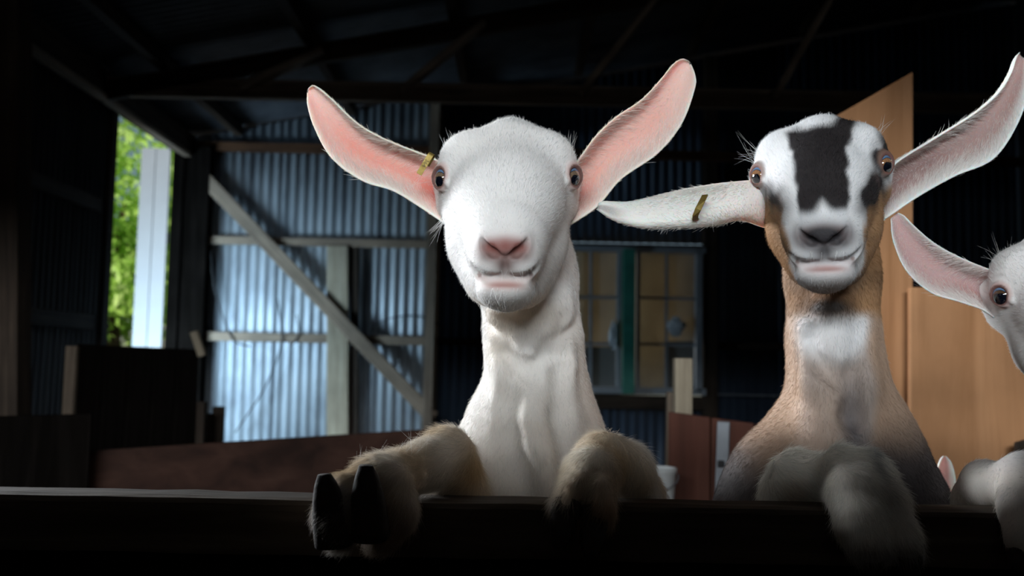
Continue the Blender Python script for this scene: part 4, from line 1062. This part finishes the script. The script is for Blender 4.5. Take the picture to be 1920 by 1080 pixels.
    for i in range(22): x = rg.uniform(655, 790); sp.append(((x, 885 - (x - 655) * .32, .955), (x + rg.uniform(-12, 30), 868 - (x - 655) * .32 - rg.uniform(4, 34), .95)))
    for i in range(10): sp.append(((835 + rg.uniform(-8, 5), 408 + rg.uniform(-10, 14), 1.08), (806 + rg.uniform(-8, 12), 436 + rg.uniform(-10, 22), 1.07)))
    for i in range(10): x = rg.uniform(1105, 1210); sp.append(((x, 842 + max(0, x - 1150) * .7, 1.02), (x + rg.uniform(-4, 12), 822 + max(0, x - 1150) * .75 - rg.uniform(0, 12), 1.01)))
    for i in range(7): spe.append(((795 + rg.uniform(-30, 20), 318 + rg.uniform(-20, 25), 1.09), (760 + rg.uniform(-30, 20), 350 + rg.uniform(-25, 15), 1.075)))
    whiskers(root, sp, V); whiskers(root, spe)
    return root

# ---------------- goat with the dark blaze and brown cheeks
def blaze_goat():
    root = empty('goat', (.36, 1.78, 0))
    tag(root, 'brown-cheeked goat with a black stripe down its white forehead, neck stretched above the rail', 'goat', 'goats leaning over the rail')
    sk = Skin(); MZ = 1.13
    xf = Xf(HC, U(1541, 362, 1.088), rot('Y', -1.5) @ rot('Z', -17) @ rot('X', 1), .945)
    head(sk, xf, mz=MZ, jaw=.9)
    sk.cone([(U(1555, 420, 1.19), .054), (U(1560, 520, 1.185), .048), (U(1563, 640, 1.185), .0475), (U(1573, 740, 1.19), .053), (U(1582, 830, 1.2), .068), (U(1588, 920, 1.22), .09)], k=.03)
    sk.cone([(U(1515, 620, 1.14), .012), (U(1530, 720, 1.135), .016), (U(1548, 820, 1.135), .022), (U(1560, 930, 1.14), .026)], k=.02)
    sk.cone([(U(1610, 620, 1.14), .014), (U(1612, 720, 1.137), .016), (U(1620, 830, 1.14), .022)], k=.02)
    sk.cone([(U(1562, 580, 1.13), .020), (U(1560, 650, 1.135), .012), (U(1570, 760, 1.133), .010)], k=.02)
    sk.cone([(U(1500, 830, 1.18), .045), (U(1455, 890, 1.17), .045), (U(1435, 960, 1.18), .05), (U(1440, 1040, 1.2), .055)], k=.035)
    sk.cone([(U(1635, 825, 1.18), .042), (U(1658, 885, 1.18), .043), (U(1682, 960, 1.2), .048), (U(1685, 1040, 1.22), .050)], k=.035)
    sk.ell(U(1585, 985, 1.27), (.115, .10, .11), k=.05)
    hind(sk, U(1585, 1000, 1.29), (.36, 1.77, .60), 0)
    # foreleg laid along the rail, then hanging over its front
    sk.cone([(U(1462, 1030, 1.14), .034), (U(1478, 925, 1.085), .026), (U(1492, 892, 1.065), .0245), (U(1545, 893, 1.04), .0195), (U(1596, 884, 1.01), .0255)], k=.012)
    sk.cone([(U(1598, 880, 1.005), .0255), (U(1604, 925, .965), .0235), (U(1617, 980, .940), .0215), (U(1630, 1020, .93), .0195)], k=.012)
    sk.cone([(U(1640, 885, 1.005), .0165), (U(1668, 940, .965), .0150), (U(1690, 1000, .945), .0140), (U(1700, 1030, .935), .013)], k=.007)
    sk.groove([(1634, 872, .6), (1645, 900, 1), (1660, 950, 1.1), (1672, 1010, 1.2)], .0055, .008, .88)
    sk.groove([(1600, 700, .5), (1598, 780, .9), (1606, 850, .9)], .005, .022, 1.02); sk.groove([(1510, 640, .5), (1545, 690, .8), (1572, 715, .5)], .004, .02, 1.0)
    me = sk.build('body', axis(.10, .225, .485, .68, RES), axis(.86, .88, 1.225, 2.05, RES), axis(-.02, 1.06, 1.60, 1.62, RES))
    V, Nn, T = mdata(me); px, py = project(V)
    Vt = ((V - xf.c1) / xf.k) @ xf.R + xf.c0                 # back in the template's pose
    tx, ty = project(Vt); tx = tx + 5 * wob(Vt, 130) ; ty = ty + 5 * wob(Vt[:, ::-1], 110); ax = np.abs(tx - 951)
    hd = sst(1.20, 1.17, V[:, 1]) * sst(605, 575, py + 9 * wob(V, 60))
    WH = (.73, .745, .76); BK = (.022, .019, .02); BR = (.40, .235, .12); TN = (.52, .36, .25)
    C = np.tile(np.array([.37, .31, .275]), (len(V), 1)); L = np.ones(len(V))
    # neck: white throat, tan flanks, dusky chest
    wb = 6 * wob(V, 45)
    C = mixc(C, WH, sst(1.15, .72, np.hypot((px - 1562 + wb) / 84, (py - 596 + wb) / 92)) * .92)
    C = mixc(C, (.60, .50, .44), g(V, U(1552, 760, 1.12), (.018, .06, .055)) * .6)
    C = mixc(C, TN, sst(55, 82, np.abs(px - 1567 + 1.5 * wb)) * sst(900, 840, py) * .75)
    C = mixc(C, (.60, .45, .35), sst(690, 780, py) * sst(60, 20, np.abs(px - 1530 + wb)) * .5)
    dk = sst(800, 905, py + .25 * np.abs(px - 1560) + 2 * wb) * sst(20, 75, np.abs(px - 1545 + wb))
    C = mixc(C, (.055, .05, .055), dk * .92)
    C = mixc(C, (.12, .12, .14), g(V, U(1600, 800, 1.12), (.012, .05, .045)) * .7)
    C = mixc(C, (.42, .29, .20), g(V, U(1455, 860, 1.14), (.03, .05, .025)) * .6)
    # head
    Hc = np.tile(np.array(WH), (len(V), 1))
    Hc = mixc(Hc, BR, sst(72, 86, ax + .06 * (ty - 430)) * sst(365, 395, ty))                                  # brown cheeks
    Hc = mixc(Hc, BR, sst(572, 592, ty) * .9)
    Hc = mixc(Hc, BK, np.exp(-((ax - 96 + .35 * (ty - 380)) / 20) ** 2 - ((ty - 382) / 34) ** 2) * (1.1 + .9 * (tx > 951)))  # black below the eyes
    Hc = mixc(Hc, BK, np.exp(-((ax - 90) / 9) ** 2 - ((ty - 500) / 30) ** 2) * 1.0)
    Hc = mixc(Hc, BK, sst(34, 16, np.hypot((tx - 1074) * 1.0, ty - 325)) * .9 + np.exp(-((tx - 1076) / 15) ** 2 - ((ty - 292) / 26) ** 2) * 1.0)
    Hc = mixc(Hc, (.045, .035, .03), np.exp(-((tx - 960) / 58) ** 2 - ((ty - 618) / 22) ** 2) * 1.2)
    st = sst(60, 48, ax + np.clip(ty - 360, 0, 99) * .10 - .3 * np.clip(295 - ty, 0, 60)) * sst(440, 412, ty + .9 * np.clip(34 - ax, 0, 34)) * sst(236, 250, ty + .12 * (tx - 951))
    Hc = mixc(Hc, BK, st)
    Hc = mixc(Hc, BK, np.exp(-((tx - 1002) / 18) ** 2 - ((ty - 245) / 18) ** 2) * 1.3)
    mzw = sst(90, 78, ax) * sst(400, 425, ty) * sst(588, 574, ty)
    Hc = mixc(Hc, (.66, .68, .70), mzw * sst(60, 40, np.abs(ax)) * .9)
    Hc = mixc(Hc, BR, sst(1.000, 1.022, Vt[:, 1] + .004 * wob(Vt, 120)) * sst(455, 490, ty) * .95)
    Hc = mixc(Hc, (.07, .045, .03), np.exp(-((ty - 560) / 26) ** 2) * sst(1.01, 1.03, Vt[:, 1]) * .5)
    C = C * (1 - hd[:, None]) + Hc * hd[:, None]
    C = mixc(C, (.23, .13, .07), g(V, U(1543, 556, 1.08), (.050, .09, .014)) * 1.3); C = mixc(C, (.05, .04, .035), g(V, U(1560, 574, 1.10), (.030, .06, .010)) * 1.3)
    legm = (V[:, 1] < 1.10) & (py > 835)
    lw = legm.astype(float)
    C = mixc(C, (.80, .78, .72), lw)
    C = mixc(C, (.12, .13, .15), lw * g(V, U(1632, 900, 1.0), (.006, .04, .05)) * .9)
    C = mixc(C, (.50, .36, .20), lw * g(V, U(1480, 915, 1.06), (.012, .03, .012)) * .7)
    C = mixc(C, (.10, .09, .09), lw * sst(1000, 1040, py) * .7)
    C, L = head_colour(C, L, V, xf, pink=(.30, .21, .20), lip=(.36, .19, .17), nose_dark=(.05, .045, .05), mz=MZ, lid=(.17, .105, .08), lipw=.55)
    C = mixc(C, (.022, .020, .023), g(V, xf.p(U(947, 464, .94)), (.028, .025, .012)) * 1.3)
    C = mixc(C, (.34, .17, .15), g(V, xf.p(U(947, 530, .945)), (.022, .016, .0035)) * .7)
    L = L * np.where(legm, 2.2, 1.0) * (1 - .4 * g(V, xf.p(U(948, 450, .96)), (.05, .04, .04)))
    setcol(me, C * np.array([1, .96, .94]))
    body = link('body', me, M_SKIN, root)
    Wt = base_wt(V, Nn, 1.24) * np.clip(L * 1.5, 0, 1)
    gd = head_guides(xf) + NECK_G([((1500, 620, 1.12), -.1), ((1565, 620, 1.12), 0), ((1640, 620, 1.14), .1), ((1500, 740, 1.12), -.1), ((1565, 740, 1.12), 0), ((1650, 740, 1.14), .15), ((1450, 860, 1.12), -.7), ((1540, 840, 1.1), -.1), ((1640, 850, 1.1), .4), ((1720, 900, 1.12), .8)])
    gd += [(U(1500, 880, 1.04), (.9, -.3, -.4)), (U(1560, 880, 1.0), (.8, -.4, -.4)), (U(1600, 900, .97), (.1, -.3, -1)), (U(1630, 980, .93), (.2, 0, -1)), (U(1690, 960, .95), (.4, 0, -1))]
    grow('fur', root, me, C, L, Wt, 190000, gd, seed=12, base=.0068, lift=.20, radius=.00011)
    for c, n in ((EYE_L, EN_L), (EYE_R, EN_R)):
        eyeball(root, xf.p(c + n * .0005), xf.v(n), .0132, up=xf.v((0, 0, 1)), iris=(.30, .15, .075))
    def ecol(s_, t, side, V):
        C = np.tile(np.array([.40, .26, .24]), (len(s_), 1))
        C = mixc(C, (.16, .09, .085), np.exp(-((s_ + .0) / .45) ** 2) * sst(.8, .1, t) * .8)
        C = mixc(C, (.80, .78, .76), sst(.5, 1.0, np.abs(s_)) * .9)
        C = np.where(side[:, None] > .5, np.array([.80, .77, .73]), C)
        return C, np.ones(len(s_))
    up = [(1662, 312, 1.14), (1682, 290, 1.13), (1738, 256, 1.12), (1800, 216, 1.105), (1858, 174, 1.095), (1886, 138, 1.09), (1899, 108, 1.09), (1909, 97, 1.095)]
    lo = [(1645, 420, 1.14), (1672, 402, 1.13), (1722, 368, 1.12), (1790, 330, 1.10), (1862, 298, 1.09), (1908, 232, 1.08), (1930, 160, 1.08), (1925, 112, 1.09)]
    ear(root, up, lo, [(0, .03), (.3, .03), (.7, .018), (.92, .008), (1, .003)], ecol, 15000, 31, roll=.45, inner_len=1.2)
    def ecolb(s_, t, side, V):
        side = 1 - side; C, L = ecol(s_, t, side, V)
        C = np.where(side[:, None] < .5, mixc(C, (.48, .30, .22), np.full(len(s_), .6)), C)
        C = mixc(C, (.24, .23, .23), np.where(side > .5, 1, 0) * sst(.82, .95, t) * sst(.6, .2, np.abs(s_)) * .7)
        return C, L
    # this ear hangs sideways, its outside turned to the camera
    up = [(1440, 335, 1.145), (1412, 338, 1.13), (1335, 346, 1.11), (1255, 361, 1.095), (1185, 377, 1.085), (1150, 378, 1.085), (1132, 377, 1.085), (1122, 381, 1.085)]
    lo = [(1452, 432, 1.15), (1425, 424, 1.13), (1385, 413, 1.105), (1325, 424, 1.075), (1260, 427, 1.065), (1200, 427, 1.065), (1150, 413, 1.075), (1120, 394, 1.082)]
    ear(root, up, lo, [(0, -.014), (.25, -.026), (.6, -.024), (.9, -.010), (1, -.003)], ecolb, 15000, 32, roll=0, back=(0, .92, .35))
    tg = mesh('ear_tag', *band_solid([U(1322, 366, 1.055), U(1316, 378, 1.040), U(1309, 392, 1.036), U(1304, 404, 1.040), U(1303, 411, 1.05), U(1310, 412, 1.075), U(1322, 380, 1.10)], .0031, .0008, unit((1, 0, .28))))
    o = link('ear_tag', tg, M_BRASS, root); o['label'] = 'brass band tag bent round the ear'; bevel(o, .0002, 1)
    claw(root, U(1632, 1022, .932), U(1640, 1075, .92), .013, .014, (0, -1, .2)); claw(root, U(1700, 1030, .938), U(1712, 1080, .925), .012, .013, (0, -1, .2))
    rg = random.Random(8); sp = []; spe = []
    for i in range(14): sp.append(((1412 + rg.uniform(-4, 16), 275 + rg.uniform(-12, 25), 1.09), (1388 + rg.uniform(-8, 14), 262 + rg.uniform(-14, 40), 1.08)))
    for i in range(10): sp.append(((1655 + rg.uniform(-10, 10), 246 + rg.uniform(-8, 10), 1.09), (1662 + rg.uniform(-8, 16), 226 + rg.uniform(-10, 10), 1.08)))
    for i in range(14): x = rg.uniform(1325, 1345); spe.append(((x, 398 + rg.uniform(0, 10), 1.045), (x + rg.uniform(-4, 4), 424 + rg.uniform(-6, 10), 1.05)))
    for i in range(12): x = rg.uniform(1242, 1262); spe.append(((x, 418, 1.06), (x - rg.uniform(6, 16), 430 + rg.uniform(0, 8), 1.06)))
    for i in range(10): x = rg.uniform(1500, 1580); sp.append(((x, 472, .985), (x + rg.uniform(-2, 6), 486 + rg.uniform(-4, 6), .975)))
    whiskers(root, sp, V); whiskers(root, spe)
    return root
def band_solid(path, hw, th, wdir):
    P = [np.array(p) for p in path]; V = []; Fc = []
    for i, p in enumerate(P):
        t = unit(P[min(i + 1, len(P) - 1)] - P[max(i - 1, 0)]); w_ = unit(np.asarray(wdir) - t * (np.asarray(wdir) @ t)); n = np.cross(t, w_)
        for a, b in ((-hw, -th), (hw, -th), (hw, th), (-hw, th)): V.append(p + w_ * a + n * b)
    for i in range(len(P) - 1):
        for k in range(4): Fc.append((i * 4 + k, i * 4 + (k + 1) % 4, i * 4 + 4 + (k + 1) % 4, i * 4 + 4 + k))
    Fc += [(3, 2, 1, 0), tuple(len(P) * 4 - 4 + k for k in range(4))]
    return V, Fc

# ---------------- white goat cut by the frame
def edge_goat():
    root = empty('goat', (.92, 1.72, 0))
    tag(root, 'white goat half out of the frame with one drooping ear before the plywood', 'goat', 'goats leaning over the rail')
    sk = Skin()
    xf = Xf(HC, U(2010, 580, 1.10), rot('Y', -8) @ rot('Z', -13), .96)
    head(sk, xf)
    sk.cone([(U(2060, 640, 1.20), .052), (U(2085, 740, 1.21), .050), (U(2100, 850, 1.22), .060), (U(2110, 950, 1.24), .085)], k=.03)
    sk.cone([(U(2050, 890, 1.20), .04), (U(2030, 1000, 1.21), .055)], k=.03)
    sk.cone([(U(2150, 880, 1.20), .04), (U(2170, 1000, 1.21), .055)], k=.03)
    sk.ell(U(2100, 1000, 1.29), (.11, .10, .11), k=.05)
    hind(sk, U(2100, 1010, 1.31), (.95, 1.72, .60), 0)
    sk.cone([(U(1840, 1040, 1.13), .033), (U(1836, 938, 1.085), .025), (U(1848, 910, 1.06), .0235), (U(1870, 915, 1.035), .0205), (U(1922, 905, 1.01), .0265)], k=.012)
    sk.cone([(U(1970, 1050, 1.17), .04), (U(1875, 1050, 1.16), .036)], k=.03)
    sk.cone([(U(1922, 900, 1.01), .0265), (U(1922, 950, .965), .0225), (U(1926, 1010, .94), .020)], k=.012)
    sk.cone([(U(2120, 1050, 1.16), .038), (U(2130, 900, 1.04), .026), (U(2110, 930, .97), .022), (U(2105, 1010, .94), .02)], k=.014)
    me = sk.build('body', axis(.42, .43, .60, 1.15, RES, cap=.012), axis(.87, .88, 1.20, 2.05, RES, cap=.03), axis(-.02, 1.06, 1.55, 1.57, RES))
    V, Nn, T = mdata(me); px, py = project(V)
    C = np.tile(np.array([.74, .735, .73]), (len(V), 1)); L = np.ones(len(V))
    C = mixc(C, (.70, .62, .48), sst(850, 900, py) * .35)
    C, L = head_colour(C, L, V, xf)
    setcol(me, C * np.array([1, .96, .94])); link('body', me, M_SKIN, root)
    Wt = base_wt(V, Nn, 1.22) * np.clip(L * 1.5, 0, 1) * np.where(px < 2010, 1, .3)
    gd = head_guides(xf) + NECK_G([((2000, 800, 1.14), 0), ((2100, 800, 1.14), 0)]) + [(U(1830, 900, 1.04), (.8, -.3, -.4)), (U(1900, 900, 1.0), (.5, -.4, -.6)), (U(1915, 980, .95), (0, 0, -1))]
    grow('fur', root, me, C, L, Wt, 60000, gd, seed=13, base=.0068, lift=.20, radius=.00011)
    for c, n in ((EYE_L, EN_L), (EYE_R, EN_R)):
        eyeball(root, xf.p(c + n * .0005), xf.v(n), .0132, up=xf.v((0, 0, 1)), iris=(.10, .055, .03), pupil=(.58, .48))
    def ecol(s_, t, side, V):
        C = np.tile(np.array([.52, .34, .33]), (len(s_), 1))
        C = mixc(C, (.34, .15, .13), np.exp(-((s_ - .35) / .35) ** 2) * sst(.75, .1, t) * .85)
        C = mixc(C, (.78, .72, .70), sst(.6, 1.0, np.abs(s_)) * .85)
        return np.where(side[:, None] > .5, np.array([.80, .77, .73]), C), np.ones(len(s_))
    up = [(1892, 512, 1.165), (1872, 506, 1.155), (1832, 492, 1.145), (1790, 473, 1.14), (1750, 450, 1.135), (1716, 422, 1.13), (1696, 403, 1.13), (1684, 398, 1.135)]
    lo = [(1905, 625, 1.165), (1880, 608, 1.155), (1845, 582, 1.14), (1800, 566, 1.13), (1745, 548, 1.125), (1700, 508, 1.12), (1676, 455, 1.125), (1670, 412, 1.13)]
    cp = [(0, .028), (.3, .028), (.7, .018), (.92, .009), (1, .003)]
    ear(root, up, lo, cp, ecol, 13000, 41, roll=.3, inner_len=.9)
    mir = lambda P, dy: [(2 * 2004 - x - dy * .0, y + (y - 560) * .1 + 40, d) for x, y, d in P]
    ear(root, mir(up, 0), mir(lo, 0), cp, ecol, 2500, 42, roll=.3)
    for x in (1926, 2105): 
        claw(root, U(x - 12, 1008, .945), U(x - 14, 1066, .925), .0105, .014, (0, -1, .2)); claw(root, U(x + 14, 1008, .945), U(x + 16, 1066, .925), .0105, .014, (0, -1, .2))
    rg = random.Random(3); sp = []
    for i in range(16): sp.append(((1882 + rg.uniform(-6, 12), 500 + rg.uniform(-14, 18), 1.10), (1858 + rg.uniform(-22, 16), 462 + rg.uniform(-22, 22), 1.09)))
    for i in range(8): sp.append(((1895 + rg.uniform(-6, 12), 480 + rg.uniform(-6, 6), 1.10), (1888 + rg.uniform(-12, 16), 460 + rg.uniform(-12, 8), 1.09)))
    whiskers(root, sp, V)
    return root

# ---------------- goat waiting behind, only an upright ear tip shows
def rear_goat():
    root = empty('goat', (.60, 2.1, 0))
    tag(root, 'goat hidden behind the rail, only its upright pink ear tip showing before the plywood', 'goat', 'goats leaning over the rail')
    sk = Skin(); xf = Xf(HC, U(1728, 1052, 1.50), rot('X', 4), .80)
    head(sk, xf)
    c = xf.c1
    sk.cone([(c + np.array([0, .07, -.02]), .045), (c + np.array([0, .16, -.14]), .06), (c + np.array([0, .26, -.26]), .09)], k=.03)
    sk.cone([(c + np.array([0, .26, -.28]), .09), (c + np.array([0, .38, -.30]), .11), (c + np.array([0, .55, -.28]), .09)], k=.05)
    for sx in (-1, 1):
        for dy in (.27, .54):
            b = c + np.array([sx * .065, dy, -.34]); sk.cone([(b, .06), (b + np.array([0, .0, -.25]), .028), (np.array([b[0], b[1], .03]), .02)], k=.03)
    me = sk.build('body', axis(c[0] - .2, c[0] - .12, c[0] + .12, c[0] + .2, .005), axis(c[1] - .2, c[1] - .18, c[1] + .15, c[1] + .9, .005), axis(-.03, c[2] - .12, c[2] + .12, c[2] + .13, .005))
    V, Nn, T = mdata(me)
    C = np.tile(np.array([.80, .78, .75]), (len(V), 1)); C, L = head_colour(C, np.ones(len(V)), V, xf); setcol(me, C)
    link('body', me, M_SKIN, root)
    for cc, n in ((EYE_L, EN_L), (EYE_R, EN_R)): eyeball(root, xf.p(cc + n * .0005), xf.v(n), .0132 * .8)
    def ecol(s_, t, side, V):
        C = np.tile(np.array([.60, .34, .31]), (len(s_), 1)); C = mixc(C, (.86, .82, .78), sst(.5, .95, np.abs(s_)))
        return np.where(side[:, None] > .5, np.array([.8, .77, .73]), C), np.ones(len(s_))
    for x0 in (1764, 1640):
        up = [(x0 - 12, 990, 1.53), (x0 - 14, 950, 1.52), (x0 - 12, 912, 1.51), (x0 - 8, 880, 1.50), (x0 - 1, 862, 1.50), (x0 + 5, 855, 1.50)]
        lo = [(x0 + 20, 1000, 1.53), (x0 + 25, 960, 1.52), (x0 + 29, 925, 1.51), (x0 + 27, 893, 1.50), (x0 + 20, 868, 1.50), (x0 + 11, 856, 1.50)]
        ear(root, up, lo, [(0, .02), (.5, .018), (.9, .008), (1, .003)], ecol, 2500, 51, roll=.2, hl=.007)
    return root
white_goat(); blaze_goat(); edge_goat(); rear_goat()
